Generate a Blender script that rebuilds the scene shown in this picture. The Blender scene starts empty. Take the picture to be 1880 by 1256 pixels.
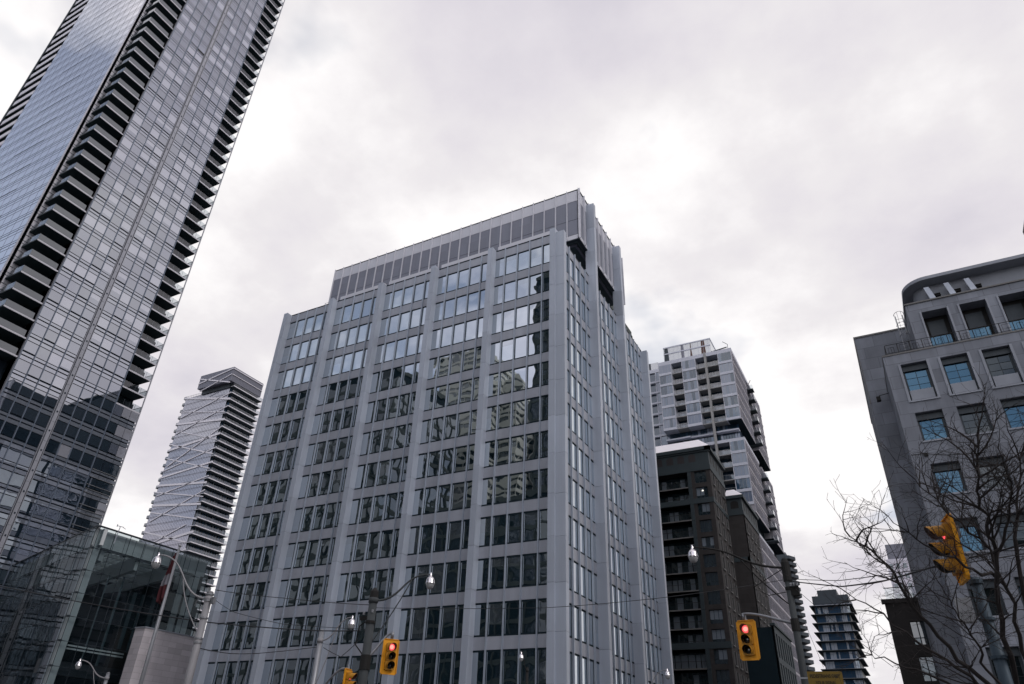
import bpy, bmesh, math, random
from math import sin, cos, pi, radians, sqrt, atan2
from mathutils import Vector, Matrix

rnd = random.Random(7)
scene = bpy.context.scene
COL = scene.collection

# ------------------------------------------------------------------ camera
FPX = 1278.757            # focal length in pixels of a 1880 x 1256 frame
yaw, pitch, roll = radians(-29.06035), radians(31.85557), radians(2.33133)
fwd = Vector((sin(yaw) * cos(pitch), cos(yaw) * cos(pitch), sin(pitch)))
rgt = Vector((cos(yaw), -sin(yaw), 0.0))
upv = rgt.cross(fwd)
R2 = cos(roll) * rgt + sin(roll) * upv
U2 = -sin(roll) * rgt + cos(roll) * upv
EYE = Vector((0, 0, 1.7))
cam_d = bpy.data.cameras.new("camera")
cam = bpy.data.objects.new("camera", cam_d)
COL.objects.link(cam)
cam.matrix_world = Matrix(((R2.x, U2.x, -fwd.x, EYE.x), (R2.y, U2.y, -fwd.y, EYE.y),
                           (R2.z, U2.z, -fwd.z, EYE.z), (0, 0, 0, 1)))
cam_d.sensor_width = 36.0
cam_d.lens = 36.0 * FPX / 1880.0
cam_d.clip_start = 0.1
cam_d.clip_end = 6000
scene.camera = cam


def ray(px, py):
    return R2 * ((px - 940) / FPX) - U2 * ((py - 628) / FPX) + fwd


def at(px, py, depth):            # survey helper: a point seen in the photo at a known distance
    return EYE + ray(px, py) * depth


def onX(px, py, X):
    d = ray(px, py); return EYE + d * (X / d.x)


def onY(px, py, Y):
    d = ray(px, py); return EYE + d * (Y / d.y)


# ------------------------------------------------------------------ mesh builder
class MB:
    def __init__(s):
        s.v = []; s.f = []; s.m = []

    def quad(s, a, b, c, d, m=0):
        i = len(s.v); s.v += [tuple(a), tuple(b), tuple(c), tuple(d)]
        s.f.append((i, i + 1, i + 2, i + 3)); s.m.append(m)

    def poly(s, pts, m=0):
        i = len(s.v); s.v += [tuple(p) for p in pts]
        s.f.append(tuple(range(i, i + len(pts)))); s.m.append(m)

    def hexa(s, p, m=0):          # p: 8 corners, bottom ring CCW from above, then top ring
        i = len(s.v); s.v += [tuple(q) for q in p]
        for f in ((3, 2, 1, 0), (4, 5, 6, 7), (0, 1, 5, 4), (1, 2, 6, 5), (2, 3, 7, 6), (3, 0, 4, 7)):
            s.f.append(tuple(i + k for k in f)); s.m.append(m)

    def box(s, x0, y0, z0, x1, y1, z1, m=0):
        if x0 > x1: x0, x1 = x1, x0
        if y0 > y1: y0, y1 = y1, y0
        s.hexa([(x0, y0, z0), (x1, y0, z0), (x1, y1, z0), (x0, y1, z0),
                (x0, y0, z1), (x1, y0, z1), (x1, y1, z1), (x0, y1, z1)], m)

    def tube(s, pts, rad, n=8, m=0, cap=True):
        pts = [Vector(p) for p in pts]
        if not hasattr(rad, '__len__'): rad = [rad] * len(pts)
        ref = Vector((0.31, 0.17, 0.93)); base = len(s.v)
        for k, p in enumerate(pts):
            t = (pts[min(k + 1, len(pts) - 1)] - pts[max(k - 1, 0)])
            if t.length < 1e-9: t = Vector((0, 0, 1))
            t.normalize()
            if abs(t.dot(ref)) > 0.97: ref = Vector((1, 0.1, 0))
            a = t.cross(ref).normalized(); b = t.cross(a)
            for j in range(n):
                w = 2 * pi * j / n
                s.v.append(tuple(p + (a * cos(w) + b * sin(w)) * rad[k]))
        for k in range(len(pts) - 1):
            for j in range(n):
                j2 = (j + 1) % n
                s.f.append((base + k * n + j, base + k * n + j2, base + (k + 1) * n + j2, base + (k + 1) * n + j)); s.m.append(m)
        if cap:
            s.f.append(tuple(base + j for j in reversed(range(n)))); s.m.append(m)
            e = base + (len(pts) - 1) * n
            s.f.append(tuple(e + j for j in range(n))); s.m.append(m)

    def lathe(s, c, prof, n=20, m=0):     # prof: (radius, z)
        c = Vector(c); base = len(s.v)
        for r, z in prof:
            for j in range(n):
                w = 2 * pi * j / n
                s.v.append((c.x + r * cos(w), c.y + r * sin(w), c.z + z))
        for k in range(len(prof) - 1):
            for j in range(n):
                j2 = (j + 1) % n
                s.f.append((base + k * n + j, base + k * n + j2, base + (k + 1) * n + j2, base + (k + 1) * n + j)); s.m.append(m)

    def prism(s, ring, z0, z1, m=0):
        n = len(ring); i = len(s.v)
        s.v += [(p[0], p[1], z0) for p in ring] + [(p[0], p[1], z1) for p in ring]
        for k in range(n):
            k2 = (k + 1) % n
            s.f.append((i + k, i + k2, i + n + k2, i + n + k)); s.m.append(m)
        s.f.append(tuple(i + k for k in reversed(range(n)))); s.m.append(m)
        s.f.append(tuple(i + n + k for k in range(n))); s.m.append(m)

    def build(s, name, mats, parent=None, smooth=False, world=True, fix=False):
        if not isinstance(mats, (list, tuple)): mats = [mats]
        me = bpy.data.meshes.new(name)
        vs = s.v
        if parent is not None and world:
            o = ORIGIN[parent.name]
            vs = [(x - o.x, y - o.y, z - o.z) for x, y, z in vs]
        me.from_pydata(vs, [], s.f)
        for mt in mats: me.materials.append(mt)
        me.polygons.foreach_set('material_index', s.m)
        if smooth: me.polygons.foreach_set('use_smooth', [True] * len(s.f))
        if fix:
            bm = bmesh.new(); bm.from_mesh(me)
            bmesh.ops.remove_doubles(bm, verts=bm.verts, dist=1e-5)
            bmesh.ops.recalc_face_normals(bm, faces=bm.faces)
            bm.to_mesh(me); bm.free()
        me.update()
        ob = bpy.data.objects.new(name, me)
        COL.objects.link(ob)
        if parent is not None:
            ob.parent = parent
            ORIGIN[ob.name] = ORIGIN[parent.name]
        return ob


ORIGIN = {}


class Face:
    """a wall plane: a runs along it, z up, d outward"""
    def __init__(s, O, u, n):
        s.O = Vector(O); s.u = Vector(u).normalized(); s.n = Vector(n).normalized()
        s.flip = s.u.cross(Vector((0, 0, 1))).dot(s.n) < 0

    def p(s, a, z, d=0.0):
        q = s.O + s.u * a + s.n * d
        return (q.x, q.y, q.z + z)

    def box(s, mb, a0, a1, z0, z1, d0, d1, m=0):
        if a0 > a1: a0, a1 = a1, a0
        if d0 > d1: d0, d1 = d1, d0
        if s.flip: a0, a1 = a1, a0
        r = [(a0, d1), (a1, d1), (a1, d0), (a0, d0)]
        mb.hexa([s.p(a, z0, d) for a, d in r] + [s.p(a, z1, d) for a, d in r], m)

    def pane(s, mb, a0, a1, z0, z1, d=0.0, m=0, tilt=0.0):
        w = a1 - a0; h = z1 - z0
        tx = rnd.gauss(0, 1) * tilt * w / 2; tz = rnd.gauss(0, 1) * tilt * h / 2
        q = [s.p(a0, z0, d - tx - tz), s.p(a1, z0, d + tx - tz), s.p(a1, z1, d + tx + tz), s.p(a0, z1, d - tx + tz)]
        if s.flip: q.reverse()
        mb.quad(*q, m)


def tag(o, label=None, cat=None, group=None, kind=None):
    if label: o['label'] = label
    if cat: o['category'] = cat
    if group: o['group'] = group
    if kind: o['kind'] = kind
    return o


def thing(name, label, cat, loc, group=None):
    o = bpy.data.objects.new(name, None)
    COL.objects.link(o)
    o.location = loc; o.empty_display_size = 0.5
    ORIGIN[o.name] = Vector(loc)
    return tag(o, label, cat, group)


# ------------------------------------------------------------------ materials
MATS = {}


def newmat(name):
    m = bpy.data.materials.new(name); m.use_nodes = True
    nt = m.node_tree; nt.nodes.clear()
    return m, nt, nt.nodes, nt.links


def N(nodes, typ, **kw):
    n = nodes.new(typ)
    for k, v in kw.items():
        setattr(n, k, v)
    return n


def mth(nt, op, a, b=None, clamp=False):
    n = nt.nodes.new('ShaderNodeMath'); n.operation = op; n.use_clamp = clamp
    for i, x in enumerate((a, b)):
        if x is None: continue
        if isinstance(x, (int, float)): n.inputs[i].default_value = x
        else: nt.links.new(x, n.inputs[i])
    return n.outputs[0]


def pos_out(nt):
    return nt.nodes.new('ShaderNodeNewGeometry').outputs['Position']


def noise(nt, vec, scale, detail=3, rough=0.55, stretch=None):
    if stretch:
        mp = nt.nodes.new('ShaderNodeMapping'); mp.inputs['Scale'].default_value = stretch
        nt.links.new(vec, mp.inputs['Vector']); vec = mp.outputs[0]
    n = nt.nodes.new('ShaderNodeTexNoise'); n.inputs['Scale'].default_value = scale
    n.inputs['Detail'].default_value = detail; n.inputs['Roughness'].default_value = rough
    nt.links.new(vec, n.inputs['Vector'])
    return n.outputs['Fac']


def ramp(nt, fac, stops):
    r = nt.nodes.new('ShaderNodeValToRGB')
    el = r.color_ramp.elements
    while len(el) < len(stops): el.new(0.5)
    for e, (p, c) in zip(el, stops):
        e.position = p; e.color = (*c, 1) if len(c) == 3 else c
    nt.links.new(fac, r.inputs[0])
    return r.outputs[0]


def mul_color(nt, col, fac):      # colour * scalar
    v = nt.nodes.new('ShaderNodeVectorMath'); v.operation = 'SCALE'
    if isinstance(col, tuple): v.inputs[0].default_value = col
    else: nt.links.new(col, v.inputs[0])
    nt.links.new(fac, v.inputs['Scale'])
    return v.outputs[0]


def solid(name, col, rough=0.6, metal=0.0, var=0.12, scale=0.6, streak=0.0, cell=None, cellvar=0.0, spec=0.4, bump=0.0, joints=None):
    """painted / stone / concrete surface with cloudy wear, rain streaks and panel-to-panel difference"""
    m, nt, nodes, links = newmat(name)
    out = N(nodes, 'ShaderNodeOutputMaterial'); b = N(nodes, 'ShaderNodeBsdfPrincipled')
    links.new(b.outputs[0], out.inputs[0])
    P = pos_out(nt)
    f = mth(nt, 'ADD', mth(nt, 'MULTIPLY', noise(nt, P, scale), 2 * var), 1 - var)
    if streak:
        g = noise(nt, P, 1.0, 4, 0.6, (1.6, 1.6, 0.09))
        f = mth(nt, 'MULTIPLY', f, mth(nt, 'ADD', mth(nt, 'MULTIPLY', g, 2 * streak), 1 - streak))
    if cell:
        dv = N(nodes, 'ShaderNodeVectorMath', operation='DIVIDE'); dv.inputs[1].default_value = cell
        links.new(P, dv.inputs[0])
        fl = N(nodes, 'ShaderNodeVectorMath', operation='FLOOR'); links.new(dv.outputs[0], fl.inputs[0])
        wn = N(nodes, 'ShaderNodeTexWhiteNoise', noise_dimensions='3D'); links.new(fl.outputs[0], wn.inputs['Vector'])
        f = mth(nt, 'MULTIPLY', f, mth(nt, 'ADD', mth(nt, 'MULTIPLY', wn.outputs['Value'], 2 * cellvar), 1 - cellvar))
    c = mul_color(nt, tuple(col), f)
    hgt = noise(nt, P, 9.0, 3)
    if joints:                    # (length, height, mortar width) coursed stone
        L, H, w, dark = joints
        sx = N(nodes, 'ShaderNodeSeparateXYZ'); links.new(P, sx.inputs[0])
        cx = N(nodes, 'ShaderNodeCombineXYZ')
        links.new(mth(nt, 'ADD', sx.outputs[0], sx.outputs[1]), cx.inputs[0]); links.new(sx.outputs[2], cx.inputs[1])
        br = N(nodes, 'ShaderNodeTexBrick'); links.new(cx.outputs[0], br.inputs['Vector'])
        br.inputs['Scale'].default_value = 1.0; br.inputs['Brick Width'].default_value = L; br.inputs['Row Height'].default_value = H
        br.inputs['Mortar Size'].default_value = w; br.inputs['Color1'].default_value = (1, 1, 1, 1)
        br.inputs['Color2'].default_value = (0.84, 0.84, 0.84, 1); br.inputs['Mortar'].default_value = (dark, dark, dark, 1)
        mx = N(nodes, 'ShaderNodeVectorMath', operation='MULTIPLY'); links.new(c, mx.inputs[0]); links.new(br.outputs['Color'], mx.inputs[1])
        c = mx.outputs[0]
    links.new(c, b.inputs['Base Color'])
    b.inputs['Roughness'].default_value = rough; b.inputs['Metallic'].default_value = metal
    b.inputs['Specular IOR Level'].default_value = spec
    rr = mth(nt, 'ADD', mth(nt, 'MULTIPLY', noise(nt, P, 2.3, 3), 0.16), rough - 0.08)
    links.new(rr, b.inputs['Roughness'])
    if bump:
        bp = N(nodes, 'ShaderNodeBump'); bp.inputs['Strength'].default_value = bump; bp.inputs['Distance'].default_value = 0.02
        links.new(hgt, bp.inputs['Height']); links.new(bp.outputs[0], b.inputs['Normal'])
    MATS[name] = m
    return m


def glass(name, base, r0=0.25, tint=(0.92, 0.96, 1.0), wave=0.0, rough=0.015, wscale=0.5, through=None, basevar=0.0, fmax=1.0):
    """window glass: a reflecting sheet over what is behind it (base), or a see-through sheet (through)"""
    m, nt, nodes, links = newmat(name)
    out = N(nodes, 'ShaderNodeOutputMaterial'); mix = N(nodes, 'ShaderNodeMixShader')
    links.new(mix.outputs[0], out.inputs[0])
    lw = N(nodes, 'ShaderNodeLayerWeight'); lw.inputs['Blend'].default_value = 0.5
    pw = mth(nt, 'POWER', lw.outputs['Facing'], 4.0)
    links.new(mth(nt, 'ADD', mth(nt, 'MULTIPLY', pw, fmax - r0), r0, True), mix.inputs[0])
    gl = N(nodes, 'ShaderNodeBsdfGlossy'); gl.inputs['Roughness'].default_value = rough
    gl.inputs['Color'].default_value = (*tint, 1)
    P = pos_out(nt)
    if through:
        df = N(nodes, 'ShaderNodeBsdfTransparent'); df.inputs[0].default_value = (*through, 1)
    else:
        df = N(nodes, 'ShaderNodeBsdfDiffuse'); df.inputs[0].default_value = (*base, 1)
        if basevar:
            f = mth(nt, 'ADD', mth(nt, 'MULTIPLY', noise(nt, P, 0.35, 2), 2 * basevar), 1 - basevar)
            links.new(mul_color(nt, tuple(base), f), df.inputs[0])
    if wave:
        bp = N(nodes, 'ShaderNodeBump'); bp.inputs['Strength'].default_value = 1.0; bp.inputs['Distance'].default_value = wave
        links.new(noise(nt, P, wscale, 1, 0.4), bp.inputs['Height'])
        links.new(bp.outputs[0], gl.inputs['Normal'])
    links.new(df.outputs[0], mix.inputs[1]); links.new(gl.outputs[0], mix.inputs[2])
    MATS[name] = m
    return m


def glow(name, col, strength):
    m, nt, nodes, links = newmat(name)
    out = N(nodes, 'ShaderNodeOutputMaterial'); e = N(nodes, 'ShaderNodeEmission')
    e.inputs[0].default_value = (*col, 1); e.inputs[1].default_value = strength
    links.new(e.outputs[0], out.inputs[0])
    MATS[name] = m
    return m


M_PANEL = solid('office_aluminium_panel', (0.325, 0.345, 0.395), 0.42, 0.15, 0.09, 0.35, 0.20, (1.62, 1.62, 3.9), 0.09, 0.5)
M_PILLAR = solid('office_pillar_panel', (0.365, 0.405, 0.475), 0.42, 0.15, 0.08, 0.3, 0.18, (8.1, 9.65, 3.9), 0.08, 0.5)
M_MULL = solid('office_mullion_metal', (0.36, 0.41, 0.48), 0.35, 0.3, 0.06)
M_PENT = solid('penthouse_grey_panel', (0.195, 0.208, 0.255), 0.5, 0.15, 0.06, 0.4, 0.07, (1.63, 1.63, 4), 0.06)
M_PENTL = solid('penthouse_light_trim', (0.56, 0.57, 0.62), 0.42, 0.15, 0.06)
M_DARK = solid('dark_recess', (0.010, 0.020, 0.027), 0.8, 0, 0.2, spec=0.1)
M_DARKM = solid('dark_frame_metal', (0.025, 0.035, 0.045), 0.5, 0.2, 0.2)
M_SOFFIT = solid('soffit_teal_grey', (0.06, 0.085, 0.09), 0.8, 0, 0.15)
G_OFF = [glass('office_glass_dark', (0.006, 0.016, 0.022), 0.52, (0.86, 0.93, 1.0), 0.012, 0.012, 0.45),
         glass('office_glass_mid', (0.012, 0.026, 0.032), 0.56, (0.86, 0.93, 1.0), 0.014, 0.012, 0.5),
         glass('office_glass_blind', (0.07, 0.085, 0.095), 0.48, (0.88, 0.94, 1.0), 0.012, 0.015, 0.5)]
G_TW = [glass('tower_glass_clear', (0.015, 0.026, 0.040), 0.42, (0.90, 0.93, 1.0), 0.008, 0.012, 0.35),
        glass('tower_glass_blind', (0.34, 0.35, 0.40), 0.38, (0.90, 0.93, 1.0), 0.008, 0.012, 0.35),
        glass('tower_glass_grey', (0.11, 0.125, 0.165), 0.38, (0.90, 0.93, 1.0), 0.008, 0.012, 0.35),
        glass('tower_spandrel_glass', (0.17, 0.19, 0.23), 0.38, (0.90, 0.93, 1.0), 0.006, 0.02, 0.5)]
M_TFR = solid('tower_frame_dark', (0.014, 0.024, 0.038), 0.7, 0.0, 0.1, spec=0.15)
M_TMUL = solid('tower_mullion_metal', (0.12, 0.15, 0.20), 0.4, 0.3, 0.1)
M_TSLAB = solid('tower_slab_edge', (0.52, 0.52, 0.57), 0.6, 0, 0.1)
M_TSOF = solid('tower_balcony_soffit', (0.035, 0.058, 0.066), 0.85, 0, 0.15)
M_TRACK = solid('tower_track_metal', (0.30, 0.31, 0.35), 0.5, 0.2, 0.1)
G_RAIL = glass('balcony_rail_glass', (0, 0, 0), 0.10, (0.95, 0.97, 1.0), 0, 0.02, 0.5, (0.62, 0.66, 0.68))
G_RAILF = glass('frosted_rail_glass', (0.12, 0.13, 0.14), 0.09, (0.95, 0.97, 1.0), 0, 0.05)
G_DARK = glass('recess_dark_glass', (0.012, 0.02, 0.024), 0.10, (0.9, 0.95, 1.0), 0.01, 0.02)
M_WHITE = solid('white_fascia', (0.62, 0.61, 0.66), 0.55, 0, 0.08)
M_CAP = solid('mechanical_cap_metal', (0.15, 0.155, 0.19), 0.5, 0.2, 0.08, 0.3, 0.1)
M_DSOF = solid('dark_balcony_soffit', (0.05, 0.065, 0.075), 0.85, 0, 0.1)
G_B3 = glass('ribbed_glass_wall', (0.20, 0.21, 0.265), 0.24, (0.95, 0.95, 1.0), 0.0, 0.08, 0.2, None, 0.10)
G_B4 = [glass('condo_glass_clear', (0.012, 0.030, 0.052), 0.09, (0.85, 0.92, 1.0), 0.012, 0.015, 0.5, None, 0.0, 0.55),
        glass('condo_glass_blind', (0.13, 0.16, 0.22), 0.09, (0.9, 0.94, 1.0), 0.01, 0.02, 0.5, None, 0.0, 0.55),
        glass('condo_glass_blue', (0.025, 0.055, 0.10), 0.12, (0.85, 0.92, 1.0), 0.012, 0.015, 0.5, None, 0.0, 0.55)]
M_B4 = solid('condo_light_concrete', (0.47, 0.49, 0.56), 0.6, 0, 0.08, 0.6, 0.06)
M_B4C = solid('condo_raw_concrete', (0.27, 0.27, 0.27), 0.75, 0, 0.12, 0.6, 0.1)
M_RUST = solid('rust_brown_panel', (0.085, 0.045, 0.035), 0.7, 0, 0.15)
M_B5 = solid('brown_stone', (0.043, 0.040, 0.040), 0.8, 0, 0.14, 0.5, 0.08, (1.2, 1.2, 0.75), 0.06, 0.2, 0.15, (1.2, 0.75, 0.012, 0.7))
M_B5T = solid('dark_teal_trim', (0.024, 0.037, 0.044), 0.7, 0, 0.12)
M_B5E = solid('pale_trim', (0.13, 0.13, 0.13), 0.7, 0, 0.1)
M_ROOFW = solid('pale_metal_roof', (0.78, 0.76, 0.80), 0.45, 0.0, 0.05)
G_B5 = [glass('dark_house_glass', (0.016, 0.027, 0.034), 0.12, (0.9, 0.95, 1.0), 0.012, 0.02),
        glass('curtained_house_glass', (0.17, 0.20, 0.235), 0.10, (0.9, 0.95, 1.0), 0.01, 0.02)]
M_STONE = solid('grey_limestone', (0.205, 0.222, 0.258), 0.85, 0, 0.32, 0.45, 0.22, (1.7, 1.7, 1.02), 0.10, 0.2, 0.25, (1.7, 1.02, 0.018, 0.6))
M_STONE2 = solid('smooth_limestone_trim', (0.26, 0.28, 0.32), 0.8, 0, 0.15, 0.7, 0.12, None, 0, 0.2, 0.15)
G_B7 = [glass('stone_building_blue_glass', (0.012, 0.045, 0.08), 0.18, (0.24, 0.44, 0.64), 0.012, 0.02),
        glass('stone_building_dark_glass', (0.008, 0.012, 0.013), 0.06, (0.8, 0.9, 1.0), 0.012, 0.02)]
G_OPERA = glass('pavilion_glass', (0, 0, 0), 0.05, (0.85, 0.93, 0.97), 0.01, 0.015, 0.3, (0.60, 0.665, 0.68), 0.0, 0.6)
M_OPW = solid('pavilion_white_steel', (0.50, 0.53, 0.545), 0.6, 0, 0.08)
M_BLOCK = solid('cut_limestone_block', (0.52, 0.49, 0.515), 0.85, 0, 0.10, 0.8, 0.06, (1.9, 1.9, 0.62), 0.07, 0.2, 0.2, (1.9, 0.62, 0.012, 0.55))
M_POLEG = solid('galvanised_pole', (0.25, 0.26, 0.28), 0.45, 0.55, 0.15, 1.5, 0.1)
M_POLEC = solid('dark_concrete_pole', (0.045, 0.052, 0.056), 0.85, 0, 0.2, 2.0)
M_POLEP = solid('pale_painted_pole', (0.24, 0.24, 0.255), 0.6, 0.1, 0.15, 2.0, 0.1)
M_POLEB = solid('blue_grey_steel_pole', (0.05, 0.078, 0.105), 0.55, 0.2, 0.15, 2.0, 0.1)
M_ALU = solid('spun_aluminium', (0.72, 0.70, 0.72), 0.22, 0.9, 0.05)
G_LENS = glass('lamp_refractor', (0.28, 0.29, 0.30), 0.18, (1, 1, 1), 0.02, 0.08, 6.0)
M_YEL = solid('signal_yellow_paint', (0.74, 0.33, 0.008), 0.55, 0, 0.16, 5.0, 0.2)
M_YEL2 = solid('signal_amber_housing', (0.40, 0.185, 0.010), 0.55, 0, 0.22, 6.0, 0.2)
M_BLACK = solid('matt_black', (0.010, 0.010, 0.010), 0.8, 0, 0.2)
M_LENSD = glass('unlit_lens', (0.015, 0.012, 0.008), 0.06, (1, 1, 1), 0, 0.1)
M_RED = glow('lit_red_lens', (1.0, 0.10, 0.11), 1.25)
M_REDC = glow('lit_red_lens_core', (1.0, 0.33, 0.27), 1.5)
M_WIRE = solid('black_cable', (0.016, 0.018, 0.022), 0.7, 0, 0.1)
M_SIGN = solid('weathered_yellow_sign', (0.15, 0.095, 0.008), 0.6, 0, 0.15, 3.0)
M_FRED = solid('flag_red_cloth', (0.045, 0.006, 0.010), 0.9, 0, 0.15, 3.0)
M_FWHT = solid('flag_white_cloth', (0.15, 0.15, 0.175), 0.9, 0, 0.1, 3.0)
M_BARK = solid('dark_bark', (0.030, 0.026, 0.026), 0.9, 0, 0.25, 6.0)
M_ASPH = solid('asphalt', (0.05, 0.05, 0.053), 0.85, 0, 0.15, 1.0)
M_PAVE = solid('pavement_concrete', (0.13, 0.13, 0.135), 0.85, 0, 0.12, 0.8, 0, (1.5, 1.5, 9), 0.06)
M_GROUND = solid('ground_concrete', (0.07, 0.07, 0.073), 0.9, 0, 0.12)
M_LINE = solid('road_paint', (0.7, 0.7, 0.68), 0.7, 0, 0.15, 3.0)
M_LIT = glow('lit_ceiling_lamp', (1.0, 0.95, 0.85), 2.2)

# ------------------------------------------------------------------ sky and light
SUN_DIR = Vector((0.74, -0.10, 0.66)).normalized()
world = bpy.data.worlds.new("World"); scene.world = world; world.use_nodes = True
nt = world.node_tree; nt.nodes.clear()
wo = N(nt.nodes, 'ShaderNodeOutputWorld')
tc = N(nt.nodes, 'ShaderNodeTexCoord')
nrm = N(nt.nodes, 'ShaderNodeVectorMath', operation='NORMALIZE'); nt.links.new(tc.outputs['Generated'], nrm.inputs[0])
DIR = nrm.outputs[0]
sx = N(nt.nodes, 'ShaderNodeSeparateXYZ'); nt.links.new(DIR, sx.inputs[0])
zc = mth(nt, 'ADD', mth(nt, 'MAXIMUM', sx.outputs[2], 0.0), 0.22)
cp = N(nt.nodes, 'ShaderNodeCombineXYZ')
nt.links.new(mth(nt, 'DIVIDE', sx.outputs[0], zc), cp.inputs[0])
nt.links.new(mth(nt, 'DIVIDE', sx.outputs[1], zc), cp.inputs[1])
cp.inputs[2].default_value = 3.7
n1 = noise(nt, cp.outputs[0], 1.15, 7, 0.52)
n2 = noise(nt, cp.outputs[0], 0.42, 2, 0.5)
n3 = noise(nt, cp.outputs[0], 3.1, 6, 0.58)


def lobe(d, power):
    v = N(nt.nodes, 'ShaderNodeVectorMath', operation='DOT_PRODUCT'); nt.links.new(DIR, v.inputs[0])
    v.inputs[1].default_value = Vector(d).normalized()
    return mth(nt, 'POWER', mth(nt, 'MAXIMUM', v.outputs['Value'], 0.0), power)


cov = mth(nt, 'ADD', mth(nt, 'ADD', mth(nt, 'MULTIPLY', n1, 1.15), mth(nt, 'ADD', mth(nt, 'MULTIPLY', n2, 0.30), mth(nt, 'MULTIPLY', n3, 0.40))), -0.42)
for d, pw, k in SKY_LOBES if 'SKY_LOBES' in globals() else [
        (ray(560, 200), 70, 0.20), (ray(1400, 700), 14, 0.13), (ray(60, 130), 160, 0.08), (ray(1330, 210), 60, 0.06),
        (ray(420, 640), 90, 0.07), (ray(1540, 1060), 60, 0.06),
        (ray(840, 330), 26, -0.09), (ray(1240, 420), 90, -0.08), (ray(1000, 130), 60, -0.05), (ray(1760, 120), 40, -0.02)]:
    cov = mth(nt, 'ADD', cov, mth(nt, 'MULTIPLY', lobe(d, pw), k))
cloud = ramp(nt, cov, [(0.32, (0.66, 0.63, 0.70)), (0.43, (0.77, 0.735, 0.785)), (0.52, (0.86, 0.83, 0.85)), (0.61, (1.03, 1.005, 1.005))])
sky = N(nt.nodes, 'ShaderNodeTexSky', sky_type='NISHITA')
sky.sun_disc = False
sky.sun_elevation = math.asin(SUN_DIR.z); sky.sun_rotation = atan2(SUN_DIR.x, SUN_DIR.y)
bg1 = N(nt.nodes, 'ShaderNodeBackground'); nt.links.new(sky.outputs[0], bg1.inputs[0]); bg1.inputs[1].default_value = 0.15
bg2 = N(nt.nodes, 'ShaderNodeBackground'); nt.links.new(cloud, bg2.inputs[0])
nt.links.new(mth(nt, 'ADD', mth(nt, 'MULTIPLY', mth(nt, 'MAXIMUM', mth(nt, 'MULTIPLY', sx.outputs[1], -1.0), 0.0), 1.1), 1.0), bg2.inputs[1])   # brighter overcast on the far side of the crossing
# clear gaps: a few thin openings, wider towards the part of the sky behind the viewer
gap = mth(nt, 'ADD', noise(nt, cp.outputs[0], 1.9, 5, 0.55), mth(nt, 'ADD', mth(nt, 'MULTIPLY', lobe((-0.72, -0.22, 0.50), 14), 0.30), mth(nt, 'MULTIPLY', lobe((-0.15, -0.85, 0.5), 2.0), 0.13)))
gm = ramp(nt, gap, [(0.59, (0, 0, 0)), (0.76, (0.8, 0.8, 0.8))])
mixw = N(nt.nodes, 'ShaderNodeMixShader')
nt.links.new(gm, mixw.inputs[0]); nt.links.new(bg2.outputs[0], mixw.inputs[1]); nt.links.new(bg1.outputs[0], mixw.inputs[2])
nt.links.new(mixw.outputs[0], wo.inputs['Surface'])

sl = bpy.data.lights.new('sun', 'SUN'); sl.energy = 0.9; sl.angle = radians(14); sl.color = (1.0, 0.94, 0.90)
so = bpy.data.objects.new('sun', sl); COL.objects.link(so)
so.rotation_euler = SUN_DIR.to_track_quat('Z', 'Y').to_euler()

vs = scene.view_settings
vs.view_transform = 'Standard'; vs.look = 'None'; vs.exposure = 0.0; vs.gamma = 1.0; vs.use_curve_mapping = False
scene.cycles.max_bounces = 8; scene.cycles.glossy_bounces = 4; scene.cycles.diffuse_bounces = 3
scene.cycles.transparent_max_bounces = 12; scene.cycles.transmission_bounces = 4
scene.cycles.use_denoising = True
scene.cycles.sample_clamp_indirect = 4.0

# ------------------------------------------------------------------ ground
mb = MB(); mb.box(-1500, -1500, -0.6, 1500, 1500, -0.004); tag(mb.build('ground', M_GROUND), kind='structure')
mb = MB(); mb.box(-21, -900, 0, -2.5, 900, 0.004, 0); mb.build('avenue_road', M_ASPH)['kind'] = 'structure'
mb = MB(); mb.box(-900, -9, 0.004, 900, 9, 0.008, 0); mb.build('cross_street_road', M_ASPH)['kind'] = 'structure'
mb = MB()
for x in (-17.0, -14.2, -9.4, -6.4):
    for k in range(-20, 40):
        if -14 < k * 6 < 14: continue
        mb.box(x, k * 6, 0.012, x + 0.12, k * 6 + 2.6, 0.013)
for x in range(-21, -2, 1):
    mb.box(x + 0.1, 11.2, 0.012, x + 0.55, 14.2, 0.013)
tag(mb.build('road_marking', M_LINE), kind='structure')
for nm, r in (('pavement', (-25.0, 15, -21.0, 400)), ('pavement', (-2.5, 15, 2.8, 400)), ('pavement', (-200, 9, -75, 46)), ('pavement', (-75, 9, -25, 55)),
              ('pavement', (2.8, 9, 80, 52))):
    mb = MB(); mb.box(r[0], r[1], 0.0, r[2], r[3], 0.13); tag(mb.build(nm, M_PAVE), kind='structure')

# ------------------------------------------------------------------ central office building
Y0, XR, XL = 55.81, -25.55, -66.75
SILL1, PITCH, WH = 50.76, 3.9, 2.84
off = thing('office_building', 'grey aluminium and glass office block with square pillars on the street corner', 'building', (-46.0, 70.0, 0))
FL = Face((0, Y0, 0), (1, 0, 0), (0, -1, 0))
FR = Face((XR, 0, 0), (0, 1, 0), (1, 0, 0))
FW = Face((XL, 0, 0), (0, -1, 0), (-1, 0, 0))
YB = 84.75
mb = MB(); mb.box(XL + 0.4, Y0 + 0.4, 0, XR - 0.4, YB, 54.3); mb.build('core', M_DARK, off)


def pick_off(z, kind):
    r = rnd.random()
    if kind == 'L':
        pb = 0.02 if z < 26 else 0.05
        return 2 if r < pb else (1 if r < 0.35 + pb else 0)
    return 2 if r < 0.22 else (1 if r < 0.6 else 0)


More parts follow.
